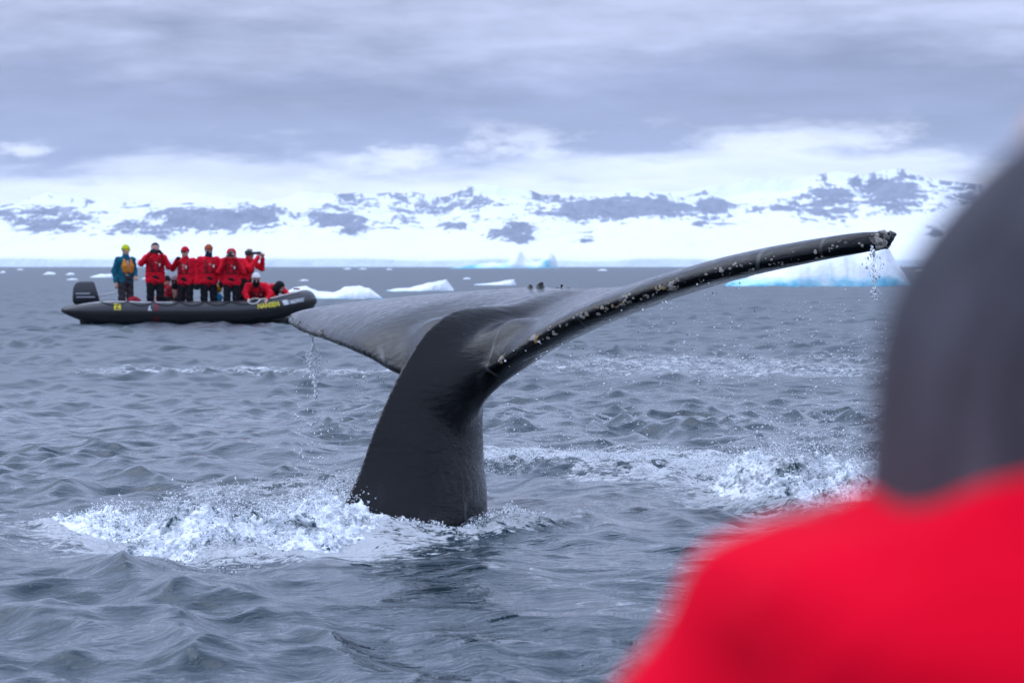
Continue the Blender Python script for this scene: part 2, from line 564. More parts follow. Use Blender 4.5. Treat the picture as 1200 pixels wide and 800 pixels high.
H[:, 0] = -2.0
# rock faces: (pixel centre, radii, strength) of the bare cliffs, carried onto the slope
ROCK = [(245, 257, 92, 17, 1.0), (172, 268, 46, 14, 0.9), (300, 252, 40, 14, 1.0), (60, 258, 62, 20, 0.85), (395, 256, 38, 15, 1.0),
        (412, 268, 22, 9, 0.9), (740, 243, 108, 14, 1.12), (672, 250, 48, 13, 0.9), (832, 243, 28, 13, 1.1), (604, 272, 27, 13, 1.1),
        (578, 274, 12, 8, 0.9), (530, 263, 26, 9, 0.75), (686, 281, 12, 5, 0.8), (975, 236, 46, 28, 0.86), (1048, 228, 50, 22, 0.95),
        (930, 241, 34, 10, 0.8), (888, 246, 24, 8, 0.75), (1096, 270, 16, 7, 0.8), (548, 236, 44, 12, 0.7), (916, 215, 14, 6, 0.8),
        (820, 262, 18, 6, 0.7), (1000, 214, 22, 10, 0.8), (-150, 255, 100, 22, 0.9), (1330, 245, 90, 24, 0.9), (1180, 250, 50, 16, 0.8)]
def rock_mask(GX, GY, H):
    px = px_of(GX, GY); py = HORIZON - (H - CAM_H) / GY * FPX
    m = np.zeros(GX.shape)
    for cx, cy, rx, ry, s in ROCK:
        d = ((px - cx) / rx) ** 2 + ((py - cy) / ry) ** 2
        m = np.maximum(m, s * np.exp(-d * 0.75))
    return m
rock = rock_mask(GX, GY, H)
rb = sstep(0.35, 0.7, rock)
H = H + rb * (30 * (fbm(GX / 110, GY / 300, 51, 5, 0.6, ridged=True) - 0.5))
rock = np.maximum(rock_mask(GX, GY, H), 0.62 * sstep(0.25, 0.7, t) * sstep(0.50, 0.78, fbm(GX / 210, GY / 500, 77, 4, 0.55, ridged=True)))
nV = GX.size
I = np.arange(nV).reshape(GX.shape)
Fm = np.stack([I[:-1, :-1], I[1:, :-1], I[1:, 1:], I[:-1, 1:]], -1).reshape(-1, 4)
land_me = mesh_from('snow_mountains', np.stack([GX, GYw, H], -1).reshape(-1, 3), Fm)
a = land_me.attributes.new('rock', 'FLOAT', 'POINT')
a.data.foreach_set('value', rock.ravel().astype(np.float32))
L = Mat('snow_and_rock', (0.86, 0.88, 0.90), 0.7, 0.2)
g = L.n('ShaderNodeNewGeometry')
def lmap(s):
    mp = L.n('ShaderNodeMapping'); mp.inputs['Scale'].default_value = s
    L.l(g.outputs['Position'], mp.inputs[0]); return mp.outputs[0]
ra = L.attr('rock')
nz1 = L.noise(1.0, 9, 0.68, lmap((0.012, 0.004, 0.03)), 0.4)
nz2 = L.noise(1.0, 6, 0.65, lmap((0.055, 0.01, 0.016)))
sum_ = L.math('ADD', L.math('MULTIPLY', nz1, 0.62), L.math('MULTIPLY', nz2, 0.38))
rf = L.math('MULTIPLY', L.math('SUBTRACT', L.math('MULTIPLY_ADD', ra, 0.48, L.math('MULTIPLY', sum_, 1.7)), 1.09), 12.0, clamp=True)
rockc = L.ramp(nz2, [(0.3, (0.10, 0.11, 0.145)), (0.7, (0.22, 0.235, 0.285))])
zsep = L.n('ShaderNodeSeparateXYZ'); L.l(g.outputs['Position'], zsep.inputs[0])
low = L.math('MULTIPLY', L.math('SUBTRACT', 26.0, zsep.outputs[2]), 0.06, clamp=True)
ice = L.noise(1.0, 6, 0.7, lmap((0.03, 0.03, 0.12)))
snow = L.mix(L.math('MULTIPLY', low, L.math('MULTIPLY', ice, 0.85)), (0.88, 0.90, 0.92), (0.58, 0.76, 0.86))
L.set(Base_Color=L.mix(rf, snow, rockc))
L.set(Normal=L.bump(L.noise(1.0, 6, 0.6, lmap((0.02, 0.008, 0.02))), 14.0, 0.9))
tag(link('snow_mountains', land_me, L.m), kind='structure')

# air between the camera and the far shore
def box_mesh(name, lo, hi):
    x0, y0, z0 = lo; x1, y1, z1 = hi
    v = [(x0, y0, z0), (x1, y0, z0), (x1, y1, z0), (x0, y1, z0), (x0, y0, z1), (x1, y0, z1), (x1, y1, z1), (x0, y1, z1)]
    f = [(0, 3, 2, 1), (4, 5, 6, 7), (0, 1, 5, 4), (1, 2, 6, 5), (2, 3, 7, 6), (3, 0, 4, 7)]
    return mesh_from(name, v, f, smooth=False)
hz = bpy.data.materials.new('haze'); hz.use_nodes = True
ht = hz.node_tree; ht.nodes.clear()
ho = ht.nodes.new('ShaderNodeOutputMaterial'); hv = ht.nodes.new('ShaderNodeVolumePrincipled')
hv.inputs['Color'].default_value = (0.72, 0.84, 1.0, 1); hv.inputs['Density'].default_value = 4.6e-5
ht.links.new(hv.outputs[0], ho.inputs['Volume'])
tag(link('haze', box_mesh('haze', (-11500, -11500, -3.5), (11500, 11500, 420)), hz), kind='stuff')
# ------------------------------------------------------------------ whale tail
PHI = math.radians(45.5)
WU = np.array([math.cos(PHI), -math.sin(PHI), 0.0])      # to the whale's right fluke
WB = np.array([math.sin(PHI), math.cos(PHI), 0.0])       # towards the trailing edge
W0 = np.array(on_sea(490, 608))
tu   = np.array([-2.27, -2.08, -1.75, -1.18, -0.7, -0.3, 0.0, 0.20, 0.36, 0.8, 1.17, 1.55, 1.94, 2.18, 2.27])
tble = np.array([ 1.02,  0.88, 0.70, 0.42, 0.24, 0.20, 0.30, 0.26, 0.20, 0.27, 0.42, 0.62, 0.84, 1.00, 1.06])
tbte = np.array([ 1.10,  1.15, 1.20, 1.27, 1.29, 1.25, 1.13, 1.20, 1.25, 1.29, 1.27, 1.22, 1.16, 1.14, 1.13])
tzle = np.array([ 1.00,  0.99, 0.96, 0.92, 0.86, 0.76, 0.76, 0.76, 0.81, 1.03, 1.18, 1.30, 1.39, 1.44, 1.455])
tzte = np.array([ 1.03,  1.06, 1.11, 1.16, 1.19, 1.205, 1.20, 1.205, 1.215, 1.25, 1.32, 1.395, 1.455, 1.475, 1.48])
tth  = np.array([ 0.030, 0.047, 0.062, 0.082, 0.105, 0.115, 0.11, 0.11, 0.105, 0.085, 0.074, 0.066, 0.056, 0.046, 0.034]) * 0.86
def spl(x, xp, fp):
    """smooth (Catmull-Rom / Hermite) interpolation of a table"""
    m = np.gradient(fp, xp)
    i = np.clip(np.searchsorted(xp, x) - 1, 0, len(xp) - 2)
    h = xp[i + 1] - xp[i]; t = np.clip((x - xp[i]) / h, 0, 1)
    return ((1 + 2 * t) * (1 - t) ** 2 * fp[i] + t * (1 - t) ** 2 * h * m[i] + t * t * (3 - 2 * t) * fp[i + 1] + t * t * (t - 1) * h * m[i + 1])
def whale_mesh(h=0.0125):
    lo = (-2.46, -0.85, -0.95); hi = (2.46, 1.45, 1.62)
    ax = [np.arange(l, u + h, h) for l, u in zip(lo, hi)]
    u1, b1, z1 = [a.astype(np.float32) for a in ax]
    # blade
    U, B = np.meshgrid(u1, b1, indexing='ij')
    wob = 0.012 * (fbm(U * 5 + 3, B * 0 + 1, 3, 3) - 0.5)
    ble = spl(U, tu, tble) + wob; bte = spl(U, tu, tbte) + 0.03 * (fbm(U * 9, U * 0, 9, 3) - 0.5)
    zle = spl(U, tu, tzle); zte = spl(U, tu, tzte); th = spl(U, tu, tth)
    c = (B - ble) / (bte - ble)
    cc = np.clip(c, 0, 1)
    prof = np.clip(2.0 * (0.2969 * np.sqrt(cc + 1e-6) - 0.1260 * cc - 0.3516 * cc ** 2 + 0.2843 * cc ** 3 - 0.1015 * cc ** 4) * 5, 0, 1.2) 
    half = th * prof + 0.008 * sstep(0.0, 0.3, cc)
    zm = zle + (zte - zle) * (cc * 0.75 + 0.25 * np.sin(cc * np.pi / 2)) + 0.006 * (fbm(U * 3, B * 3, 23, 4) - 0.5)
    over = np.maximum(np.maximum(-c, c - 1), 0) * (bte - ble)
    tip = np.maximum(np.abs(U) - 2.27, 0)
    slope = np.sqrt(1 + ((zte - zle) / (bte - ble)) ** 2)
    F = np.empty((len(u1), len(b1), len(z1)), dtype=np.float32)
    out = np.hypot(over, tip)
    for k, z in enumerate(z1):
        dz = (np.abs(z - zm) - half) / slope
        F[:, :, k] = np.where(out > 0, np.hypot(np.maximum(dz, 0), out) + np.minimum(dz, 0) * 0 - 0.004, dz)
    # stock: lens-shaped section round an axis that bends from upright into the blade
    axb = np.array([-0.50, -0.20, 0.0, 0.08, 0.17, 0.30, 0.46, 0.70, 1.00])
    axz = np.array([-1.20, -0.50, 0.0, 0.36, 0.64, 0.86, 0.985, 1.03, 1.06])
    adv = np.array([ 0.68,  0.58, 0.50, 0.405, 0.32, 0.245, 0.135, 0.05, 0.02])   # half depth (keel to keel)
    aul = np.array([ 0.40,  0.31, 0.245, 0.178, 0.140, 0.125, 0.12, 0.10, 0.05])   # half width
    tt = np.linspace(0, 1, len(axb)); tf = np.linspace(0, 1, 240)
    ab, az_ = spl(tf, tt, axb), spl(tf, tt, axz); av, au = spl(tf, tt, adv), spl(tf, tt, aul)
    B2, Z2_ = np.meshgrid(b1, z1, indexing='ij')
    d2 = (B2[..., None] - ab) ** 2 + (Z2_[..., None] - az_) ** 2
    i = d2.argmin(-1); dist = np.sqrt(d2.min(-1))
    A, Uu = av[i], au[i]
    R = (A ** 2 + Uu ** 2) / (2 * Uu)                       # vesica through (0, Uu) and (A, 0)
    off = R - Uu
    w = dist
    S = np.empty_like(F)
    for j, u in enumerate(u1):
        v = abs(u)
        dl = np.sqrt((v + off) ** 2 + w ** 2) - R
        dp = np.sqrt(v ** 2 + (w - A) ** 2)
        inside = (w < A) | (dl < 0)
        S[j] = np.where((w * off > A * (v + off)) & (w > A * 0.9), dp, dl) - 0.006
    F = smin(F, S, 0.17)
    for s_ in (-1, 1):                                     # flesh that fills the crook between stock and leading edge
        Uc, Bc, Zc = np.meshgrid(u1, b1, z1, indexing='ij')
        F = smin(F, sd_cone((Uc, Bc, Zc), (s_ * 0.03, 0.16, 0.66), (s_ * 0.30, 0.42, 0.94), 0.12, 0.09), 0.16)
    # nubs on the trailing edge by the notch
    UU, BB, ZZ = np.meshgrid(u1, b1, z1, indexing='ij')
    for (u, b, z, r) in ((-0.32, 1.22, 1.222, 0.014), (-0.31, 1.235, 1.236, 0.012), (-0.12, 1.20, 1.222, 0.012), (-0.40, 1.23, 1.222, 0.011)):
        F = smin(F, np.sqrt((UU - u) ** 2 + (BB - b) ** 2 + (ZZ - z) ** 2) - r, 0.02)
    # uneven skin, more so at the leading edges
    return nets(F, lo, h)
wv, wf = whale_mesh()
def w2w(P):
    P = np.atleast_2d(P)
    return W0[None] + P[:, :1] * WU[None] + P[:, 1:2] * WB[None] + P[:, 2:3] * np.array([[0, 0, 1.0]])
whale_me = mesh_from('humpback_whale', w2w(wv) - W0[None], wf)
c_le = (wv[:, 1] - spl(wv[:, 0], tu, tble)) / (spl(wv[:, 0], tu, tbte) - spl(wv[:, 0], tu, tble))
edge = np.clip(1 - np.abs(c_le) * 6, 0, 1) * (np.abs(wv[:, 0]) > 0.25)
a = whale_me.attributes.new('edge', 'FLOAT', 'POINT'); a.data.foreach_set('value', edge.astype(np.float32))
WM = Mat('wet_whale_skin', (0.016, 0.017, 0.020), 0.3, 0.5)
co = WM.coord('Object')
def wmp(s, r=(0, 0, 0)):
    mp = WM.n('ShaderNodeMapping'); mp.inputs['Scale'].default_value = s; mp.inputs['Rotation'].default_value = r
    WM.l(co, mp.inputs[0]); return mp.outputs[0]
mott = WM.noise(2.3, 6, 0.62, co, 0.5)
fine = WM.noise(30, 5, 0.65, co)
streak = WM.noise(1.0, 5, 0.6, wmp((26, 26, 3.0)))
flow = WM.noise(1.0, 5, 0.6, wmp((5, 26, 26), (0, 0, 0.55)), 0.7)
basec = WM.ramp(mott, [(0.30, (0.0015, 0.002, 0.0025)), (0.55, (0.0035, 0.004, 0.005)), (0.75, (0.024, 0.025, 0.029))])
sp_ = WM.n('ShaderNodeTexVoronoi'); sp_.inputs['Scale'].default_value = 17; WM.l(co, sp_.inputs['Vector'])
speck = WM.ramp(sp_.outputs['Distance'], [(0.055, 1.0), (0.085, 0.0)])
speck = WM.math('MULTIPLY', speck, WM.math('GREATER_THAN', mott, 0.56))
ed = WM.attr('edge')
basec = WM.mix(WM.math('MULTIPLY', speck, 0.2), basec, (0.30, 0.28, 0.25))
scr = WM.n('ShaderNodeTexWave'); scr.inputs['Scale'].default_value = 1.1; scr.inputs['Distortion'].default_value = 9.0; scr.inputs['Detail'].default_value = 3.0
WM.l(wmp((1, 1, 0.5), (0.6, 0.3, 0.9)), scr.inputs['Vector'])
scf = WM.math('MULTIPLY', WM.ramp(scr.outputs['Fac'], [(0.985, 0.0), (0.998, 1.0)]), WM.ramp(WM.noise(3.1, 2, 0.5, co), [(0.5, 0.0), (0.6, 1.0)]))
basec = WM.mix(WM.math('MULTIPLY', scf, 0.3), basec, (0.22, 0.22, 0.22))
WM.set(Base_Color=basec, Roughness=WM.ramp(WM.math('ADD', WM.math('MULTIPLY', fine, 0.4), WM.math('MULTIPLY', streak, 0.6)), [(0.38, 0.04), (0.62, 0.26)]))
n1 = WM.bump(flow, 0.006, 0.8)
n1 = WM.bump(streak, 0.003, 0.7, n1)
n1 = WM.bump(mott, 0.012, 0.7, n1)
n1 = WM.bump(fine, 0.0005, 0.8, n1)
WM.set(Normal=n1)
WM.set(Specular_IOR_Level=0.24)
whale = tag(link('humpback_whale', whale_me, WM.m, loc=tuple(W0)), 'black humpback whale tail rising wet out of the sea, flukes spread', 'whale')

# barnacles along the leading edges and on the tip of the right fluke
def barnacle_mesh(seed, n=8):
    r = np.random.default_rng(seed)
    rings = [(1.0, -0.2), (0.92, 0.3), (0.62, 0.75), (0.36, 0.8), (0.25, 0.45)]
    v, f = [], []
    for k, (rad, z) in enumerate(rings):
        for i in range(n):
            q = 2 * math.pi * i / n
            rr = rad * (1 + r.uniform(-0.16, 0.16))
            v.append((rr * math.cos(q), rr * math.sin(q), z + r.uniform(-0.08, 0.08)))
    for k in range(len(rings) - 1):
        for i in range(n):
            f.append((k * n + i, k * n + (i + 1) % n, (k + 1) * n + (i + 1) % n, (k + 1) * n + i))
    f.append(tuple((len(rings) - 1) * n + i for i in range(n)))
    return mesh_from('barnacle', v, f, smooth=False)
bm_cream = plain('barnacle_cream', (0.50, 0.46, 0.40), 0.6, 3.0, 0.3, 0.05)
bm_yellow = plain('barnacle_ochre', (0.50, 0.30, 0.10), 0.6, 3.0, 0.3, 0.05)
bm_grey = plain('barnacle_grey', (0.20, 0.18, 0.165), 0.6, 3.0, 0.3, 0.05)
b_meshes = []
for i, m in enumerate((bm_cream, bm_yellow, bm_grey, bm_cream)):
    me = barnacle_mesh(i); me.materials.append(m); b_meshes.append(me)
nrm = np.zeros((len(whale_me.vertices), 3), dtype=np.float32)
whale_me.vertices.foreach_get('normal', nrm.ravel()) if False else None
buf = np.zeros(len(whale_me.vertices) * 3, dtype=np.float32); whale_me.vertices.foreach_get('normal', buf); nrm = buf.reshape(-1, 3)
buf = np.zeros(len(whale_me.vertices) * 3, dtype=np.float32); whale_me.vertices.foreach_get('co', buf); wco = buf.reshape(-1, 3)
facing = -(nrm @ WB) - 0.25 * nrm[:, 2]
def put_barnacle(i, size, kind, squash=0.7):
    o = link('barnacle', b_meshes[kind], None, whale)
    n = Vector(nrm[i].tolist())
    o.location = Vector(wco[i].tolist())
    q = n.to_track_quat('Z', 'Y')
    o.rotation_mode = 'QUATERNION'
    o.rotation_quaternion = q
    o.scale = (size * random.uniform(0.6, 1.7), size * random.uniform(0.6, 1.3), size * random.uniform(0.3, 0.9))
    o.rotation_quaternion = q @ Matrix.Rotation(random.uniform(0, 6.28), 3, 'Z').to_quaternion()
wr = np.random.default_rng(3)
def scatter(mask, n, smin_, smax_, kinds, cluster=0.0):
    ids = np.flatnonzero(mask)
    if not len(ids):
        return
    done = 0
    while done < n:
        i = wr.choice(ids)
        m = 1 + (wr.integers(2, 8) if wr.random() < cluster else 0)
        dd = np.linalg.norm(wco[ids] - wco[i], axis=1)
        nb_ = ids[dd < (0.028 if m > 1 else 0.05)]
        for _ in range(m):
            put_barnacle(int(wr.choice(nb_)), wr.uniform(smin_, smax_), int(wr.choice(kinds)))
            done += 1
uu = wv[:, 0]
front = (facing > 0.55) & (np.abs(c_le) < 0.14)
scatter(front & (uu > 0.42) & (uu < 0.75), 26, 0.004, 0.012, [1, 0, 0, 2], 0.6)
scatter(front & (uu > 0.7) & (uu < 1.35), 75, 0.0035, 0.011, [0, 0, 0, 1, 2], 0.5)
scatter(front & (uu > 1.3) & (uu < 2.2), 60, 0.003, 0.0075, [0, 0, 2], 0.25)
scatter(front & (uu < -0.9), 40, 0.003, 0.008, [0, 2, 2], 0.25)
scatter((uu > 2.20) & (wv[:, 2] > 0), 70, 0.006, 0.016, [0, 0, 2, 2, 0], 0.2)
# ------------------------------------------------------------------ splashes and spray
ICO_V = np.array([(1, 0, 0), (-1, 0, 0), (0, 1, 0), (0, -1, 0), (0, 0, 1), (0, 0, -1)], dtype=float)
ICO_F = np.array([(0, 2, 4), (2, 1, 4), (1, 3, 4), (3, 0, 4), (2, 0, 5), (1, 2, 5), (3, 1, 5), (0, 3, 5)])
def beads(name, P, R, mat, stretch=None):
    """many small drops as one mesh"""
    n = len(P)
    q = rng.normal(0, 1, (n, 3, 3)); q, _ = np.linalg.qr(q)
    v = np.einsum('nij,vj->nvi', q, ICO_V) * (1 + rng.uniform(-0.25, 0.25, (n, 6, 1)))
    v = v * R[:, None, None] * (np.ones(3) if stretch is None else stretch[:, None, :])
    v = v + P[:, None, :]
    f = (np.arange(n) * 6)[:, None, None] + ICO_F[None]
    return link(name, mesh_from(name, v.reshape(-1, 3), f.reshape(-1, 3)), mat)
FR = Mat('froth', (0.82, 0.86, 0.90), 0.35, 0.5)
FR.set(Base_Color=FR.ramp(FR.noise(9, 3), [(0.3, (0.74, 0.79, 0.84)), (0.7, (0.88, 0.90, 0.93))]))
fn = FR.n('ShaderNodeNewGeometry')
wat = FR.ramp(FR.math('ADD', FR.math('MULTIPLY', FR.noise(6.5, 5, 0.65, fn.outputs['Position'], 0.8), 0.8), FR.math('MULTIPLY', FR.noise(40, 3, 0.6, fn.outputs['Position']), 0.2)), [(0.35, 1.0), (0.52, 0.0)])
fwb = FR.n('ShaderNodeBsdfPrincipled'); fwb.inputs['Base Color'].default_value = (0.02, 0.06, 0.075, 1); fwb.inputs['Roughness'].default_value = 0.06; fwb.inputs['IOR'].default_value = 1.333
fms = FR.n('ShaderNodeMixShader'); FR.l(wat, fms.inputs[0]); FR.l(FR.b.outputs[0], fms.inputs[1]); FR.l(fwb.outputs[0], fms.inputs[2])
FR.l(fms.outputs[0], FR.t.nodes['Material Output'].inputs['Surface'])
DR = Mat('drops', (0.80, 0.84, 0.88), 0.12, 0.6)
DR.set(Base_Color=DR.ramp(DR.noise(40, 1), [(0.3, (0.62, 0.68, 0.74)), (0.7, (0.90, 0.92, 0.94))]))
def sea_h(x, y):
    z, dx, dy, _ = sea_z(x, y, np.full(x.shape, 0.035))
    return z
def vnoise3(x, y, z, seed=0):
    iz = np.floor(z); fz = z - iz; fz = fz * fz * (3 - 2 * fz)
    iz = iz.astype(np.int64)
    ix, iy = np.floor(x), np.floor(y)
    fx, fy = x - ix, y - iy
    fx = fx * fx * (3 - 2 * fx); fy = fy * fy * (3 - 2 * fy)
    ix = ix.astype(np.int64); iy = iy.astype(np.int64)
    r = 0
    for k in (0, 1):
        h = [_hash(ix + i + (iz + k) * 1619, iy + j - (iz + k) * 3253, seed) for i in (0, 1) for j in (0, 1)]
        v = (h[0] * (1 - fy) + h[1] * fy) * (1 - fx) + (h[2] * (1 - fy) + h[3] * fy) * fx
        r = r + v * (fz if k else 1 - fz)
    return r
def froth_mesh(name, P, W, hgt, seed, label, h=0.010, top=0.45):
    """churned water: the sea surface torn into lumps and holes by solid noise"""
    Pm = np.array(P); wm = max(W)
    lo = np.array([Pm[:, 0].min() - wm, Pm[:, 1].min() - wm * 1.3, -0.06]); hi = np.array([Pm[:, 0].max() + wm, Pm[:, 1].max() + wm * 1.3, top])
    ax = [np.arange(l, u + h, h) for l, u in zip(lo, hi)]
    X, Y = np.meshgrid(ax[0], ax[1], indexing='ij')
    r, t = dist_poly(X, Y, P, W)
    m = np.exp(-(r * 1.0) ** 2) * np.clip(np.minimum(t, 1 - t) * 7 + 0.05, 0, 1)
    base = sea_h(X, Y)
    big = fbm(X * 4.2, Y * 4.2, seed, 4, 0.55); spike = fbm(X * 15, Y * 15, seed + 7, 3, 0.6, ridged=True)
    crest = base + hgt * m * (0.25 + 1.35 * big ** 1.5 + 0.55 * (spike - 0.5)) - 0.045 * (1 - m) ** 2 - 0.02
    F = np.empty((len(ax[0]), len(ax[1]), len(ax[2])), dtype=np.float32)
    for k, z in enumerate(ax[2]):
        n = 0.4 * vnoise3(X * 22, Y * 22, np.full(X.shape, z * 22), seed) + 0.33 * vnoise3(X * 50, Y * 50, np.full(X.shape, z * 50), seed + 1) + 0.27 * vnoise3(X * 92, Y * 92, np.full(X.shape, z * 92), seed + 2)
        F[:, :, k] = (z - crest) * 0.8 + (n - 0.5) * 0.12 * np.clip(m * 1.6, 0, 1) + 0.03 * sstep(0.5, 0.1, m)
    v, f = nets(F, lo, h)
    o = link(name, mesh_from(name, v, f), FR.m)
    return tag(o, label=label, kind='stuff')
def mist(P, W, n, hgt, seed, clump=0.5):
    r = np.random.default_rng(seed)
    Pm = np.array(P); Wm = np.array(W)
    t = r.uniform(0, len(Pm) - 1.001, n * 3); i = t.astype(int); f = (t - i)[:, None]
    c = Pm[i] * (1 - f) + Pm[i + 1] * f
    w = Wm[i] * (1 - f[:, 0]) + Wm[i + 1] * f[:, 0]
    off = r.normal(0, 0.55, n * 3)
    x = c[:, 0] + r.normal(0, 0.08, n * 3); y = c[:, 1] + off * w
    den = fbm(x * 3.2, y * 3.2, seed, 4) * 0.6 + fbm(x * 11, y * 11, seed + 9, 3) * 0.4
    keep = den > clump - 0.12 + 0.12 * np.abs(off)
    x, y, off, den = x[keep][:n], y[keep][:n], off[keep][:n], den[keep][:n]
    tall = np.clip(1 - np.abs(off) * 0.6, 0.1, 1) * np.clip((den - clump + 0.12) * 6, 0.1, 1.3)
    z = sea_h(x, y) + hgt * tall * r.random(len(x)) ** 1.7 + 0.004
    R = np.exp(r.normal(np.log(0.0030), 0.42, len(x)))
    return np.stack([x, y, z], 1), np.clip(R, 0.0014, 0.009)
froth_mesh('splash', RIDGE_L[0], [0.22, 0.36, 0.44, 0.42, 0.36, 0.26], 0.065, 61, 'white froth thrown up beside the whale tail', 0.0075, 0.26)
froth_mesh('splash', RIDGE_R[0], [0.22, 0.34, 0.42, 0.4], 0.125, 62, 'broken white splash beyond the red shoulder', 0.009, 0.34)
P1, R1 = mist(RIDGE_L[0], [0.3, 0.6, 0.75, 0.65, 0.55, 0.4], 20000, 0.13, 61, 0.45)
P2, R2 = mist(RIDGE_R[0], [0.4, 0.6, 0.8, 0.7], 13000, 0.26, 62, 0.47)
P3, R3 = mist(RIDGE_B[0], [0.22, 0.18, 0.16, 0.14, 0.14], 2600, 0.04, 63, 0.52)
P4, R4 = mist(FOAM[3][0], FOAM[3][1], 12000, 0.05, 64, 0.52)
P5, R5 = mist(FOAM[5][0], FOAM[5][1], 1500, 0.03, 65, 0.56)
tag(beads('splash_drops', np.concatenate([P1, P2, P3, P4, P5]), np.concatenate([R1, R2, R3, R4, R5]), FR.m), kind='stuff', label='fine drops over the foam round the whale tail')

# drops in the air
def spray(regions, seed):
    r = np.random.default_rng(seed); P, R = [], []
    for (x0, y0, x1, y1, d0, d1, n, size) in regions:
        for _ in range(n):
            px, py, D = r.uniform(x0, x1), r.uniform(y0, y1), r.uniform(d0, d1)
            # thicker in clumps
            if vnoise(np.array([px / 26.0]), np.array([py / 26.0]), seed)[0] < r.uniform(0.15, 0.75):
                continue
            p = at(px, py, D)
            if p.z < 0.06:
                continue
            P.append(p); R.append(min(0.0068, 0.8 * size * math.exp(r.normal(0, 0.45))))
    return np.array(P), np.array(R)
def drip(px, py0, py1, D, n, width, seed):
    r = np.random.default_rng(seed); P, R = [], []
    for _ in range(n):
        q = r.random() ** 1.15
        py = py0 + (py1 - py0) * q
        sx = width * (0.55 + 0.5 * math.sin(q * 9 + seed)) * (1 - 0.35 * q)
        P.append(at(px + r.normal(0, 0.45) * sx + 4 * q, py + r.uniform(-2, 2), D + r.uniform(-0.12, 0.12)))
        R.append(math.exp(r.normal(math.log(0.0044), 0.4)))
    return np.array(P), np.array(R)
sp_P, sp_R = spray([(590, 400, 1040, 560, 13.5, 17.5, 2300, 0.0042), (700, 350, 1040, 450, 13.5, 17.5, 1000, 0.0045),
                    (880, 470, 1040, 580, 14.5, 17.0, 800, 0.0048), (560, 480, 760, 545, 15, 19, 500, 0.0036),
                    (800, 320, 1030, 400, 13.5, 16, 260, 0.0038)], 71)
tag(beads('water_drops', sp_P, sp_R, DR.m), kind='stuff', label='drops of water falling from the raised right fluke')
d1, r1 = drip(366, 382, 464, 17.2, 800, 14, 72)
d2, r2 = spray([(345, 440, 480, 560, 15.5, 17.5, 700, 0.0050), (200, 560, 440, 615, 14.5, 15.5, 240, 0.0050)], 73)
tag(beads('water_drops', np.concatenate([d1, d2]), np.concatenate([r1, r2]), DR.m, np.tile([[0.8, 0.8, 1.8]], (len(d1) + len(d2), 1))), kind='stuff', label='water streaming off the tip of the left fluke')
d3, r3 = drip(1022, 290, 352, 14.1, 260, 18, 74)
tag(beads('water_drops', d3, r3 * 0.7, DR.m, np.tile([[0.8, 0.8, 1.7]], (len(d3), 1))), kind='stuff', label='drops falling from the barnacled fluke tip')
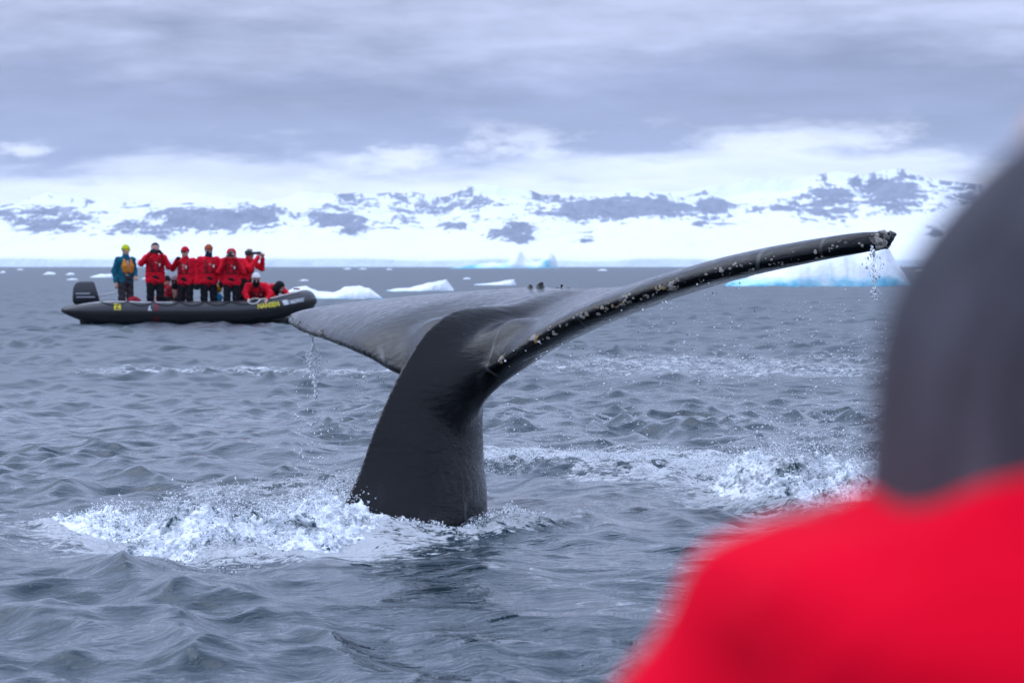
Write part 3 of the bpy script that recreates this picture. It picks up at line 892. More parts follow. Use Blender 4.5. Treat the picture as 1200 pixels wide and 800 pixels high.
# ------------------------------------------------------------------ icebergs and floes
IC = Mat('glacier_ice', (0.84, 0.88, 0.91), 0.45, 0.4)
gi = IC.n('ShaderNodeNewGeometry')
blu = IC.attr('blue')
icn = IC.noise(1.3, 6, 0.6, IC.coord('Object'), 0.4)
bf = IC.math('ADD', blu, IC.math('MULTIPLY_ADD', icn, 0.9, -0.45), clamp=True)
IC.set(Base_Color=IC.ramp(bf, [(0.08, (0.84, 0.89, 0.92)), (0.40, (0.55, 0.80, 0.89)), (0.75, (0.16, 0.56, 0.74)), (1.0, (0.05, 0.40, 0.58))]))
IC.set(Normal=IC.bump(IC.noise(3.5, 6, 0.65, IC.coord('Object')), 0.12, 0.9))
IC.set(Subsurface_Weight=0.12, Subsurface_Radius=(0.3, 0.6, 0.8))
def iceberg(name, px0, px1, py_water, prof, depth, label, cat, seed, group=None, blue_base=0.6, blue_spots=(), D=None, rough=1.0, nx=110, ny=40):
    """prof: [(fraction along, height px)] silhouette seen across the water; depth: metres front to back"""
    D = D or on_sea(600, py_water).y
    x0, x1 = (px0 - 600) / FPX * D, (px1 - 600) / FPX * D
    L = x1 - x0; k = D / FPX
    r = np.linspace(0, 1, nx); s = np.linspace(-1, 1, ny)
    Rr, Ss = np.meshgrid(r, s, indexing='ij')
    hh = np.interp(Rr, [p[0] for p in prof], [p[1] for p in prof]) * k
    edgew = 1 + 0.28 * (fbm(Rr * 6, Rr * 0, seed, 4) - 0.5) * 2
    dep = depth / 2 * edgew * np.sin(np.pi * np.clip(Rr, 0.02, 0.98)) ** 0.4
    cross = (1 - np.abs(Ss) ** 3.4)
    fr = fbm(Rr * L / (depth * 0.35) + 5, Ss * 2.2, seed + 3, 5, 0.55)
    blk_ = np.round(fbm(Rr * L / depth * 3.1, Ss * 2.7, seed + 6, 2) * 7) / 7
    Z = hh * cross ** (0.45 + 0.9 * fbm(Rr * 5, Ss * 0, seed + 4, 3)) * (0.50 + 0.52 * fr * rough + 0.36 * blk_)
    Z -= 0.22 * hh.max() * (np.abs(Ss) > 0.985) + 0.12 * hh.max() * ((Rr < 0.005) | (Rr > 0.995))
    X = (Rr - 0.5) * L + 0.10 * depth * (fbm(Ss * 3, Rr * 3, seed + 5, 3) - 0.5)
    Y = Ss * dep
    Z = Z - 0.05 * hh.max()
    V = np.stack([X, Y, Z], -1).reshape(-1, 3)
    I = np.arange(nx * ny).reshape(nx, ny)
    F = np.stack([I[:-1, :-1], I[1:, :-1], I[1:, 1:], I[:-1, 1:]], -1).reshape(-1, 4)
    # closed underneath
    Vb = V.copy(); Vb[:, 2] = -0.6 * hh.max()
    n0 = len(V)
    Fb = F[:, ::-1] + n0
    rim = np.concatenate([I[:, 0], I[-1, 1:], I[-2::-1, -1], I[0, -2:0:-1]])
    nxt = np.roll(rim, -1)
    Fs = np.stack([rim, rim + n0, nxt + n0, nxt], 1)
    me = mesh_from(name, np.concatenate([V, Vb]), np.concatenate([F, Fb, Fs]), smooth=False)
    low = np.clip(1 - Z / (hh.max() * 0.2 + 1e-6), 0, 1) * blue_base * (0.35 + 1.1 * fbm(Rr * 7 + 3, Ss * 2, seed + 8, 3))
    bl = low
    for (c, z0, z1, wid, st) in blue_spots:
        zz = Z / hh.max()
        bl = np.maximum(bl, st * np.exp(-((Rr - c) / wid) ** 2) * sstep(z1 + 0.06, z1 - 0.10, zz) * (0.5 + 0.9 * fbm(Rr * 11, Ss * 5, seed + 2, 3)))
    at_ = me.attributes.new('blue', 'FLOAT', 'POINT')
    at_.data.foreach_set('value', np.concatenate([bl.ravel(), bl.ravel()]).astype(np.float32))
    o = link(name, me, IC.m, loc=((x0 + x1) / 2, D, 0))
    return tag(o, label, cat, group)
iceberg('iceberg', 850, 1064, 335, [(0, 3), (0.05, 9), (0.14, 12), (0.2, 20), (0.3, 24), (0.36, 36), (0.44, 40), (0.5, 52), (0.56, 46), (0.62, 58), (0.68, 44), (0.74, 40), (0.8, 56), (0.86, 60), (0.9, 40), (0.94, 24), (1, 3)], 9.0,
        'large white iceberg with turquoise waterline beyond the fluke tip', 'iceberg', 81, None, 0.95, [(0.55, 0, 0.15, 0.2, 0.9), (0.85, 0, 0.2, 0.12, 0.8), (0.12, 0.0, 0.2, 0.14, 0.5)])
iceberg('iceberg', 523, 654, 313.6, [(0, 0.5), (0.12, 3), (0.3, 6), (0.42, 8), (0.5, 6), (0.55, 9), (0.62, 17), (0.66, 22), (0.70, 14), (0.80, 9), (0.86, 12), (0.93, 18), (0.97, 16), (1, 1)], 30.0,
        'pale blue iceberg with two knobs on the horizon', 'iceberg', 82, None, 0.7, [(0.2, -1, 1, 0.12, 1.1), (0.9, 0.2, 0.5, 0.05, 0.8), (0.52, 0, 0.5, 0.05, 0.5)], D=1900)
iceberg('ice_floe', 335, 447, 350, [(0, 8), (0.1, 14), (0.22, 15), (0.34, 9), (0.5, 8), (0.62, 14), (0.78, 16), (0.88, 13), (1, 2)], 2.2,
        'long white ice floe with blue underside behind the boat\'s bow', 'ice floe', 83, None, 0.75)
iceberg('ice_floe', 452, 531, 341, [(0, 1), (0.2, 4), (0.35, 4), (0.55, 8), (0.75, 12), (0.88, 14), (1, 2)], 2.4,
        'white wedge-shaped ice floe rising above the left fluke', 'ice floe', 84, None, 0.5)
iceberg('ice_floe', 556, 605, 334, [(0, 1), (0.3, 2.5), (0.55, 3.5), (0.8, 6.5), (0.95, 7), (1, 1)], 2.4,
        'low ice floe with a raised end above the fluke notch', 'ice floe', 85, None, 0.45)
bits = [(105, 136, 325, 5), (50, 66, 321.5, 3), (77, 88, 322, 2.5), (78, 92, 328, 2), (0, 7, 320, 3), (402, 412, 315.5, 1.6), (420, 430, 315.5, 1.4), (542, 552, 327, 1.8),
        (165, 178, 327, 2), (186, 195, 319, 1.8), (452, 460, 316, 1.5), (350, 362, 329, 1.6), (20, 28, 316.5, 1.6), (700, 712, 317, 1.8), (1072, 1090, 318, 2.5), (818, 828, 318, 1.6)]
for i, (a_, b_, w_, h_) in enumerate(bits):
    iceberg('ice_chunk', a_, b_, w_, [(0, 0.3), (0.25, h_ * 0.6), (0.45, h_), (0.7, h_ * 0.75), (0.85, h_ * 0.8), (1, 0.3)], (b_ - a_) / FPX * on_sea(600, w_).y * 0.7,
            'small chunk of white drift ice floating far off', 'drift ice', 100 + i, 'drift ice scattered far out on the sea', 0.25, nx=24, ny=12)
# ------------------------------------------------------------------ inflatable boat with its passengers
BD = 67.0
BOAT_YAW = math.radians(11)
bx = (222 - 600) / FPX * BD
boat = empty('inflatable_boat', (bx, BD, 0.0), BOAT_YAW)
tag(boat, 'black inflatable boat with outboard motor, full of people in red parkas', 'boat')
rub = plain('black_hypalon', (0.022, 0.024, 0.028), 0.42, 6.0, 0.25, 0.003, 0.5)
rub_dark = plain('black_strake', (0.008, 0.008, 0.009), 0.6, 9.0, 0.25, 0.003, 0.4)
grey_seam = plain('grey_seam_tape', (0.45, 0.46, 0.48), 0.6, 9.0, 0.15, 0.002)
floor_m = plain('boat_floor', (0.10, 0.105, 0.11), 0.7, 7.0, 0.2, 0.004)
TR = 0.265                                              # tube radius
path = [(-2.95, 0.62, 0.30, 0.05), (-2.75, 0.66, 0.285, 0.13), (-2.45, 0.70, 0.265, 0.215), (-2.15, 0.73, 0.255, TR), (-1.0, 0.74, 0.25, TR), (0.3, 0.74, 0.25, TR),
        (1.2, 0.73, 0.27, TR), (1.75, 0.68, 0.32, TR), (2.2, 0.56, 0.40, TR * 0.99), (2.55, 0.36, 0.475, TR * 0.97), (2.72, 0.14, 0.515, TR * 0.95), (2.75, 0.0, 0.52, TR * 0.95)]
def smooth_path(P, n):
    P = np.array(P, dtype=float); s = np.concatenate([[0], np.cumsum(np.linalg.norm(np.diff(P[:, :3], axis=0), axis=1))])
    q = np.linspace(0, s[-1], n)
    return np.stack([spl(q, s, P[:, i]) for i in range(P.shape[1])], 1)
half_path = [(x, -y, z, r) for x, y, z, r in path]      # the side towards the camera
other = [(x, -y, z, r) for x, y, z, r in half_path[::-1][1:]]
cl = smooth_path(half_path + other, 140)
def sweep(cl, n=20, caps=True, a0=0.0, a1=2 * math.pi, scale=1.0, off=0.0):
    C = cl[:, :3]; T = np.gradient(C, axis=0); T /= np.linalg.norm(T, axis=1)[:, None]
    up = np.array([0, 0, 1.0]); S = np.cross(T, up); S /= np.linalg.norm(S, axis=1)[:, None]; U = np.cross(S, T)
    full = abs(a1 - a0 - 2 * math.pi) < 1e-6
    q = np.linspace(a0, a1, n, endpoint=not full)
    r = cl[:, 3] * scale + off
    V = C[:, None] + r[:, None, None] * (np.cos(q)[None, :, None] * S[:, None] + np.sin(q)[None, :, None] * U[:, None])
    m = len(C); I = np.arange(m * n).reshape(m, n); J = np.roll(I, -1, 1) if full else I[:, 1:]
    K = I if full else I[:, :-1]
    F = np.stack([K[:-1], K[1:], J[1:], J[:-1]], -1).reshape(-1, 4)
    V = V.reshape(-1, 3); faces = [tuple(x) for x in F.tolist()]
    if caps and full:
        faces += [tuple(I[0].tolist()), tuple(I[-1][::-1].tolist())]
    return V, faces
def wire(pts, r, n=6, seg=None):
    P = [(*p, r) for p in pts]
    c = smooth_path(P, seg or max(8, len(P) * 5)) if len(P) > 2 else np.array(P, dtype=float)
    return sweep(c, n)
v, f = sweep(cl, 24)
tube = link('tube', mesh_from('tube', v, f), rub, boat)
# outer side of a sweep along this path is S = T x up; find its angle for the camera side
v, f = sweep(cl, 5, False, math.radians(-16), math.radians(10), 1.0, 0.014)
link('rubbing_strake', mesh_from('rubbing_strake', v, f), rub_dark, tube)
for s_, e_ in ((4, 30), (109, 135)):
    sub = cl[s_:e_]
    v, f = sweep(sub, 4, False, math.radians(62), math.radians(70), 1.0, 0.005)
    link('seam_tape', mesh_from('seam_tape', v, f), grey_seam, tube)
band = plain('red_band', (0.16, 0.012, 0.02), 0.6, 8.0, 0.25)
v, f = sweep(cl[int(np.abs(cl[:70, 0] + 0.84).argmin()):int(np.abs(cl[:70, 0] + 0.84).argmin()) + 2], 16, False, math.radians(-80), math.radians(80), 1.0, 0.004)
link('red_band', mesh_from('red_band', v, f), band, tube)
# floor, transom, keel
def slab(name, pts, z0, z1, mat, parent, bev=0.0):
    n = len(pts)
    v = [(x, y, z0) for x, y in pts] + [(x, y, z1) for x, y in pts]
    f = [tuple(range(n))[::-1], tuple(range(n, 2 * n))] + [(i, (i + 1) % n, n + (i + 1) % n, n + i) for i in range(n)]
    o = link(name, mesh_from(name, v, f, smooth=False), mat, parent)
    if bev:
        b = o.modifiers.new('bevel', 'BEVEL'); b.width = bev; b.segments = 2
    return o
slab('floor', [(-2.2, -0.6), (1.6, -0.6), (2.2, -0.35), (2.45, 0), (2.2, 0.35), (1.6, 0.6), (-2.2, 0.6)], 0.06, 0.12, floor_m, boat)
slab('transom', [(-2.24, -0.55), (-2.18, -0.55), (-2.18, 0.55), (-2.24, 0.55)], 0.0, 0.52, rub_dark, boat, 0.01)
slab('keel', [(-2.1, -0.04), (2.0, -0.03), (2.5, 0), (2.0, 0.03), (-2.1, 0.04)], -0.14, 0.07, rub, boat)
# outboard motor
mot = empty('outboard_motor', (-2.42, 0.05, 0)); mot.parent = boat
cowl_m = plain('motor_cowling', (0.018, 0.020, 0.026), 0.25, 5.0, 0.2, 0.001, 0.6)
alu = plain('motor_decal', (0.42, 0.44, 0.48), 0.4, 9.0, 0.2, 0.001)
def loft_box(name, secs, mat, parent, bev=0.03):
    """secs: (z, x0, x1, half y)"""
    v, f = [], []
    for z, x0, x1, hy in secs:
        v += [(x0, -hy, z), (x1, -hy, z), (x1, hy, z), (x0, hy, z)]
    for k in range(len(secs) - 1):
        for i in range(4):
            f.append((4 * k + i, 4 * k + (i + 1) % 4, 4 * k + 4 + (i + 1) % 4, 4 * k + 4 + i))
    f += [(3, 2, 1, 0), tuple(4 * (len(secs) - 1) + i for i in range(4))]
    o = link(name, mesh_from(name, v, f), mat, parent)
    b = o.modifiers.new('bevel', 'BEVEL'); b.width = bev; b.segments = 3; b.limit_method = 'ANGLE'
    return o
cw = loft_box('cowling', [(0.44, -0.26, 0.30, 0.15), (0.52, -0.30, 0.33, 0.18), (0.80, -0.30, 0.25, 0.18), (0.95, -0.24, 0.20, 0.15), (0.99, -0.14, 0.16, 0.11)], cowl_m, mot, 0.035)
loft_box('stripe', [(0.60, -0.22, 0.20, 0.186), (0.625, -0.22, 0.22, 0.187)], alu, cw, 0.002)
loft_box('stripe', [(0.68, -0.24, 0.08, 0.186), (0.71, -0.24, 0.10, 0.187)], alu, cw, 0.002)
loft_box('leg', [(-0.35, -0.10, 0.12, 0.05), (0.1, -0.14, 0.12, 0.07), (0.44, -0.16, 0.14, 0.09)], cowl_m, mot, 0.02)
loft_box('bracket', [(0.26, 0.10, 0.24, 0.10), (0.54, 0.12, 0.26, 0.10)], rub_dark, mot, 0.01)
v, f = wire([(0.22, -0.02, 0.60), (0.45, -0.04, 0.66), (0.72, -0.06, 0.72)], 0.022)
link('tiller', mesh_from('tiller', v, f), grey_seam, mot)
# lines
rope_m = plain('pale_rope', (0.62, 0.60, 0.56), 0.8, 40.0, 0.25, 0.004)
dark_rope = plain('dark_rope', (0.02, 0.02, 0.022), 0.8, 40.0, 0.25, 0.004)
def tube_point(x, ang, lift=0.0):
    """point on the tube's outer face on the camera's side; ang 0 = outward, 90 = up"""
    m = cl[:70]; x = min(max(x, m[0, 0]), m[-1, 0])
    i = np.interp(x, m[:, 0], np.arange(70)); k = int(min(i, 68)); t = i - k
    c = m[k] * (1 - t) + m[k + 1] * t
    T = m[k + 1][:3] - m[k][:3]; T /= np.linalg.norm(T)
    S = np.cross(T, (0, 0, 1.0)); S /= np.linalg.norm(S); U = np.cross(S, T)
    r = c[3] + lift
    return c[:3] + r * (math.cos(ang) * S + math.sin(ang) * U)
pts = []
for i in range(49):
    x = -2.1 + 3.6 * i / 48
    sag = abs(math.sin(i / 48 * math.pi * 6))
    pts.append(tuple(tube_point(x, math.radians(66 - 26 * sag ** 0.8), 0.012)))
v, f = wire(pts, 0.009, 6, 150)
link('grab_line', mesh_from('grab_line', v, f), dark_rope, boat)
pts = [tube_point(x, math.radians(a), 0.02) for x, a in ((1.36, 72), (1.30, 50), (1.40, 36), (1.52, 44), (1.60, 62), (1.72, 66), (1.85, 62), (2.05, 66), (2.3, 72), (2.5, 74), (2.6, 84))]
v, f = wire([tuple(p) for p in pts], 0.016, 6, 70)
link('painter_line', mesh_from('painter_line', v, f), rope_m, boat)
v, f = wire([tuple(tube_point(1.36, math.radians(72), 0.02)), tuple(tube_point(1.5, math.radians(78), 0.03)), tuple(tube_point(1.62, math.radians(62), 0.02))], 0.014, 6, 20)
link('painter_line', mesh_from('painter_line', v, f), rope_m, boat)
loft_box('bow_handle', [(0.775, 2.45, 2.62, 0.03), (0.815, 2.47, 2.60, 0.025)], plain('red_handle', (0.20, 0.02, 0.03), 0.5), boat, 0.01)
# lettering on the tube
def tube_text(name, body, x0, width, ang0, height, mat, lift=0.004, bold=0.0):
    cu = bpy.data.curves.new(name, 'FONT'); cu.body = body; cu.size = 1.0; cu.offset = bold; cu.resolution_u = 3
    tmp = bpy.data.objects.new(name, cu); col.objects.link(tmp)
    dg = bpy.context.evaluated_depsgraph_get()
    me = bpy.data.meshes.new_from_object(tmp.evaluated_get(dg))
    bpy.data.objects.remove(tmp)
    co = np.zeros(len(me.vertices) * 3); me.vertices.foreach_get('co', co); co = co.reshape(-1, 3)
    lo, hi = co.min(0), co.max(0)
    out = []
    for c in co:
        s = (c[0] - lo[0]) / (hi[0] - lo[0]); h = (c[1] - lo[1]) / (hi[1] - lo[1])
        out.append(tube_point(x0 + width * s, ang0 + (h - 0.5) * height / TR, lift))
    me.vertices.foreach_set('co', np.array(out).ravel()); me.update()
    return link(name, me, mat, tube)
def tube_patch(name, x0, x1, ang0, height, mat, lift=0.003, nx=12, ny=4, shear=0.0):
    v, f = [], []
    for i in range(nx + 1):
        for j in range(ny + 1):
            h = j / ny - 0.5
            v.append(tube_point(x0 + (x1 - x0) * i / nx + shear * h, ang0 + h * height / TR, lift))
    for i in range(nx):
        for j in range(ny):
            a = i * (ny + 1) + j
            f.append((a, a + 1, a + ny + 2, a + ny + 1))
    return link(name, mesh_from(name, v, f), mat, tube)
yel = plain('yellow_print', (0.72, 0.60, 0.02), 0.5, 20.0, 0.1, 0.001)
whi = plain('white_print', (0.62, 0.63, 0.65), 0.5, 20.0, 0.15, 0.001)
gry = plain('grey_print', (0.20, 0.21, 0.22), 0.5, 20.0, 0.15, 0.001)
blk = plain('black_print', (0.03, 0.03, 0.02), 0.5, 20.0, 0.15, 0.001)
tube_text('lettering', 'NANSEN', 1.50, 0.48, math.radians(24), 0.125, yel, 0.005, 0.03)
tube_patch('emblem_plate', -1.81, -1.66, math.radians(32), 0.155, yel, 0.004)
tube_text('emblem', 'Z', -1.79, 0.11, math.radians(32), 0.115, blk, 0.008, 0.03)
tube_text('numeral', '6', -1.03, 0.075, math.radians(20), 0.17, whi, 0.005, 0.02)
tube_patch('label_plate', 2.13, 2.50, math.radians(16), 0.15, gry, 0.004, 14, 4, 0.05)
tube_text('lettering', 'MILPRO', 2.22, 0.27, math.radians(18), 0.085, whi, 0.009, 0.02)
tube_patch('emblem', 2.06, 2.17, math.radians(14), 0.2, whi, 0.010, 4, 6, -0.02)

# ------------------------------------------------------------------ people
SKIN = Mat('skin', (0.55, 0.33, 0.24), 0.5, 0.4)
SKIN.set(Base_Color=SKIN.ramp(SKIN.noise(18, 4), [(0.3, (0.47, 0.27, 0.19)), (0.7, (0.60, 0.38, 0.29))]))
def cloth(name, c, bump=0.006):
    if name in _plain:
        return _plain[name]
    M = Mat(name, c, 0.75, 0.12)
    f = M.noise(7, 5, 0.6)
    M.set(Base_Color=M.ramp(f, [(0.3, tuple(q * 0.78 for q in c)), (0.7, tuple(min(1, q * 1.12) for q in c))]))
    M.set(Normal=M.bump(M.noise(60, 3), bump * 0.3, 0.5, M.bump(M.noise(9, 3, 0.5, None, 0.8), bump * 3, 0.8)))
    _plain[name] = M.m
    return M.m
RED, BLACK = cloth('red_parka', (0.70, 0.006, 0.024)), cloth('black_trousers', (0.010, 0.011, 0.014))
DKRED, MAROON = cloth('dark_red_vest', (0.25, 0.012, 0.022)), cloth('maroon_parka', (0.28, 0.01, 0.03))
def vadd(a, b): return tuple(x + y for x, y in zip(a, b))
def vlerp(a, b, t): return tuple(x + (y - x) * t for x, y in zip(a, b))
def hand_prims(wrist, elbow, curl=0.5, side=1):
    w, e = np.array(wrist, float), np.array(elbow, float)
    d = w - e; d /= np.linalg.norm(d)
    s = np.cross(d, (0, 0, 1.0)); s = s / (np.linalg.norm(s) + 1e-9) if np.linalg.norm(s) > 0.05 else np.array([1.0, 0, 0])
    n = np.cross(s, d) * -1
    P = [('c', tuple(w), tuple(w + d * 0.07), 0.028, 0.032)]
    for i, L in enumerate((0.066, 0.076, 0.071, 0.055)):
        k = w + d * 0.085 + s * (i - 1.5) * 0.021
        m = k + d * L * 0.5 + n * curl * L * 0.25
        t = m + d * L * 0.5 * (1 - curl * 0.6) + n * curl * L * 0.55
        P += [('c', tuple(k), tuple(m), 0.0105, 0.0098), ('c', tuple(m), tuple(t), 0.0098, 0.0085)]
    k = w + d * 0.03 + s * 0.03 * side
    P.append(('c', tuple(k), tuple(k + d * 0.05 + s * 0.032 * side + n * 0.012), 0.0125, 0.0105))
    return P
def person(name, loc, rz, label, group, J, jacket=RED, trousers=BLACK, hat=None, hood=None, vest=None, hem=0.10, girth=1.0, scale=1.0, gloves=None, collar=True, glasses=None, face_wrap=None, beard=None, hair=None):
    """J: joints in metres, person facing -Y: hip, chest, head, then per side shoulder/elbow/wrist and hip/knee/ankle"""
    root = empty(name, loc, rz)
    root.scale = (scale,) * 3
    tag(root, label, 'person', group)
    hp, ch, hd = J['hip'], J['chest'], J['head']
    hdn = np.array(hd) - np.array(ch); hdn /= np.linalg.norm(hdn)
    fd = np.array(J.get('face', (0, -1, 0)), float); fd /= np.linalg.norm(fd)      # where the face looks
    fs = np.cross(fd, (0, 0, 1.0)); fs /= np.linalg.norm(fs)
    fu = np.cross(fs, fd)
    hd = np.array(hd)
    # body: one surface from head to ankles
    B = [('c', tuple(hd + fu * 0.03 + -fd * 0.012), tuple(hd - fu * 0.02), 0.088, 0.078), ('c', tuple(hd - fu * 0.035 + fd * 0.022), tuple(hd - fu * 0.075 + fd * 0.03), 0.062, 0.045),
         ('c', tuple(hd - fu * 0.09), vlerp(ch, tuple(hd), 0.25), 0.055, 0.062),
         ('c', tuple(hd + fu * 0.005 + fd * 0.083), tuple(hd - fu * 0.028 + fd * 0.103), 0.010, 0.016),
         ('c', tuple(hd - fu * 0.055 + fd * 0.082 - fs * 0.02), tuple(hd - fu * 0.055 + fd * 0.082 + fs * 0.02), 0.010, 0.010),
         ('c', tuple(hd + fs * 0.083 + fu * 0.015), tuple(hd + fs * 0.087 - fu * 0.022), 0.014, 0.010), ('c', tuple(hd - fs * 0.083 + fu * 0.015), tuple(hd - fs * 0.087 - fu * 0.022), 0.014, 0.010),
         ('c', ch, hp, 0.14, 0.13)]
    for s in ('l', 'r'):
        sh, el_, wr = J['sh_' + s], J['el_' + s], J['wr_' + s]
        B += [('c', sh, el_, 0.05, 0.04), ('c', el_, wr, 0.04, 0.027), ('c', ch, sh, 0.10, 0.05)]
        B += hand_prims(wr, el_, J.get('curl', 0.5), 1 if s == 'l' else -1)
        B += [('c', J['hp_' + s], J['kn_' + s], 0.075, 0.055), ('c', J['kn_' + s], J['an_' + s], 0.055, 0.04)]
    v, f = solid(B, 0.0105, 0.022)
    body = link('body', mesh_from('body', v, f), SKIN.m, root)
    for sgn in (-1, 1):
        e = hd + fs * 0.034 * sgn + fu * 0.012 + fd * 0.080
        v, f = solid([('e', tuple(e), (0.013, 0.010, 0.009))], 0.004, 0.01)
        link('eye', mesh_from('eye', v, f), plain('eye', (0.03, 0.02, 0.02), 0.2), body)
    # parka
    g = girth * 0.88
    wob = lambda P: 0.006 * np.sin(P[2] * 38 + 3 * np.sin(P[0] * 14)) * np.sin(P[0] * 17 + P[1] * 21 + rz) + 0.004 * np.sin(P[2] * 71 + P[0] * 33)
    side = np.array(J['sh_l']) - np.array(J['sh_r']); side /= np.linalg.norm(side)
    K = []
    low = vlerp(ch, hp, 1.0 + hem)
    for q in (-1, 1):
        K.append(('c', vadd(ch, tuple(side * q * 0.085 * g)), vadd(low, tuple(side * q * 0.105 * g)), 0.135 * g, 0.135 * g))
    K.append(('c', ch, low, 0.15 * g, 0.15 * g))
    for s in ('l', 'r'):
        sh, el_, wr = J['sh_' + s], J['el_' + s], J['wr_' + s]
        K += [('c', vlerp(ch, sh, 0.3), sh, 0.12, 0.09 * g), ('c', sh, el_, 0.088 * g, 0.074 * g), ('c', el_, vlerp(el_, wr, 0.95), 0.072 * g, 0.056 * g)]
    if collar:
        K.append(('c', vlerp(ch, tuple(hd), 0.45), vlerp(ch, tuple(hd), 0.62), 0.095, 0.085))
    dn = np.array(hp) - np.array(ch); dn /= np.linalg.norm(dn)
    end = np.array(low) + dn * 0.02
    # cut the hem straight across the torso, but never the sleeves
    v, f = solid(K, 0.0155, 0.035, wob=wob)
    jk = link('jacket', mesh_from('jacket', v, f), jacket, root)
    v, f = solid([('c', vlerp(ch, hp, 0.52), vlerp(ch, hp, 0.60), 0.168 * g, 0.168 * g), ('c', vadd(vlerp(ch, hp, 0.56), tuple(side * 0.08)), vadd(vlerp(ch, hp, 0.56), tuple(-side * 0.08)), 0.150 * g, 0.150 * g)], 0.018, 0.03,
                 cut=lambda P: np.abs((P[0] - vlerp(ch, hp, 0.56)[0]) * dn[0] + (P[1] - vlerp(ch, hp, 0.56)[1]) * dn[1] + (P[2] - vlerp(ch, hp, 0.56)[2]) * dn[2]) - 0.016)
    link('waist_seam', mesh_from('waist_seam', v, f), DKRED if jacket in (RED, MAROON) else jacket, jk)
    # life vest worn as two lobes and a back strap
    if vest is not None:
        fw = np.array(J.get('front', (0, -1, 0)), float)
        Vv = []
        for q in (-1, 1):
            t0 = np.array(vlerp(ch, hp, -0.22)) + side * q * 0.085 + fw * 0.10 * g
            t1 = np.array(vlerp(ch, hp, 0.18)) + side * q * 0.09 + fw * 0.135 * g
            t2 = np.array(vlerp(ch, hp, 0.46)) + side * q * 0.07 + fw * 0.135 * g
            big_ = 1.45 if vest is ORANGE else 1.0
            Vv += [('c', tuple(t0), tuple(t1), 0.035, 0.05 * big_), ('c', tuple(t1), tuple(t2), 0.05 * big_, 0.045 * big_)]
        v, f = solid(Vv, 0.0125, 0.012)
        lv = link('life_vest', mesh_from('life_vest', v, f), vest, root)
        p0 = np.array(vlerp(ch, hp, 0.22)) + side * 0.09 + fw * 0.187 * g
        v, f = solid([('c', tuple(p0), tuple(p0 + np.array((0, 0, 0.04))), 0.017, 0.017)], 0.007, 0.01)
        link('badge', mesh_from('badge', v, f), plain('white_badge', (0.75, 0.75, 0.76), 0.6), lv)
    # trousers
    T = [('c', vadd(hp, (0, 0, 0.02)), vadd(hp, (0, 0, -0.03)), 0.15, 0.14)]
    for s in ('l', 'r'):
        T += [('c', J['hp_' + s], J['kn_' + s], 0.108, 0.085), ('c', J['kn_' + s], J['an_' + s], 0.085, 0.072)]
    v, f = solid(T, 0.0165, 0.03, wob=lambda P: 0.005 * np.sin(P[2] * 45 + P[0] * 20))
    link('trousers', mesh_from('trousers', v, f), trousers, root)
    for s in ('l', 'r'):
        an = J['an_' + s]; kn = J['kn_' + s]
        v, f = solid([('c', vadd(an, (0, 0, 0.08)), vadd(an, (0, 0.02, -0.02)), 0.078, 0.062), ('c', vadd(an, (0, 0.03, -0.035)), vadd(an, tuple(fd * 0.14 * np.array((1, 1, 0)) + np.array((0, 0, -0.045)))), 0.048, 0.042)], 0.0165, 0.02)
        link('boot', mesh_from('boot', v, f), cloth('rubber_boot', (0.02, 0.02, 0.022)), root)
        if gloves is not None:
            G = [q[:3] + (q[3] + 0.006, q[4] + 0.006) for q in hand_prims(J['wr_' + s], J['el_' + s], J.get('curl', 0.5), 1 if s == 'l' else -1)]
            v, f = solid(G, 0.0105, 0.012)
            link('glove', mesh_from('glove', v, f), gloves, root)
    if hat is not None:
        cut = lambda P: -((P[0] - hd[0]) * fu[0] + (P[1] - hd[1]) * fu[1] + (P[2] - hd[2]) * fu[2] - 0.030 + 0.35 * ((P[0] - hd[0]) * -fd[0] + (P[1] - hd[1]) * -fd[1] + (P[2] - hd[2]) * -fd[2]))
        c = hd + fu * 0.038 - fd * 0.01
        v, f = solid([('e', tuple(c), (0.102, 0.107, 0.118))], 0.0105, 0.02, cut=cut, wob=lambda P: 0.003 * np.sin(np.arctan2(P[1] - c[1], P[0] - c[0]) * 22))
        link('hat', mesh_from('hat', v, f), hat, root)
        rimc = hd + fu * 0.05 + fd * 0.006
        v, f = solid([('e', tuple(rimc), (0.106, 0.112, 0.03))], 0.0105, 0.02)
        link('hat_brim', mesh_from('hat_brim', v, f), hat, root)
    if hair is not None:
        cut = lambda P: -((P[0] - hd[0]) * fu[0] + (P[1] - hd[1]) * fu[1] + (P[2] - hd[2]) * fu[2] - 0.055 + 0.9 * ((P[0] - hd[0]) * -fd[0] + (P[1] - hd[1]) * -fd[1] + (P[2] - hd[2]) * -fd[2]) + 0.0)
        v, f = solid([('e', tuple(hd + fu * 0.036 - fd * 0.012), (0.098, 0.104, 0.106))], 0.0105, 0.02, cut=cut)
        link('hair', mesh_from('hair', v, f), hair, root)
    if hood is not None:
        q = lambda P: (P[0] - hd[0]) * fd[0] + (P[1] - hd[1]) * fd[1] + (P[2] - hd[2]) * fd[2]
        def hc(P):
            a = (P[0] - hd[0]) * fs[0] + (P[1] - hd[1]) * fs[1] + (P[2] - hd[2]) * fs[2]
            b = (P[0] - hd[0]) * fu[0] + (P[1] - hd[1]) * fu[1] + (P[2] - hd[2]) * fu[2] + 0.012
            hole = np.where(q(P) > 0, np.sqrt((a / 0.078) ** 2 + (b / 0.098) ** 2) - 1, 1.0) * 0.08
            return -hole
        v, f = solid([('c', tuple(hd + fu * 0.025 - fd * 0.02), tuple(hd - fu * 0.05 - fd * 0.02), 0.118, 0.112), ('c', tuple(hd - fu * 0.07 - fd * 0.02), vlerp(ch, tuple(hd), 0.35), 0.11, 0.11)], 0.0115, 0.03, cut=hc)
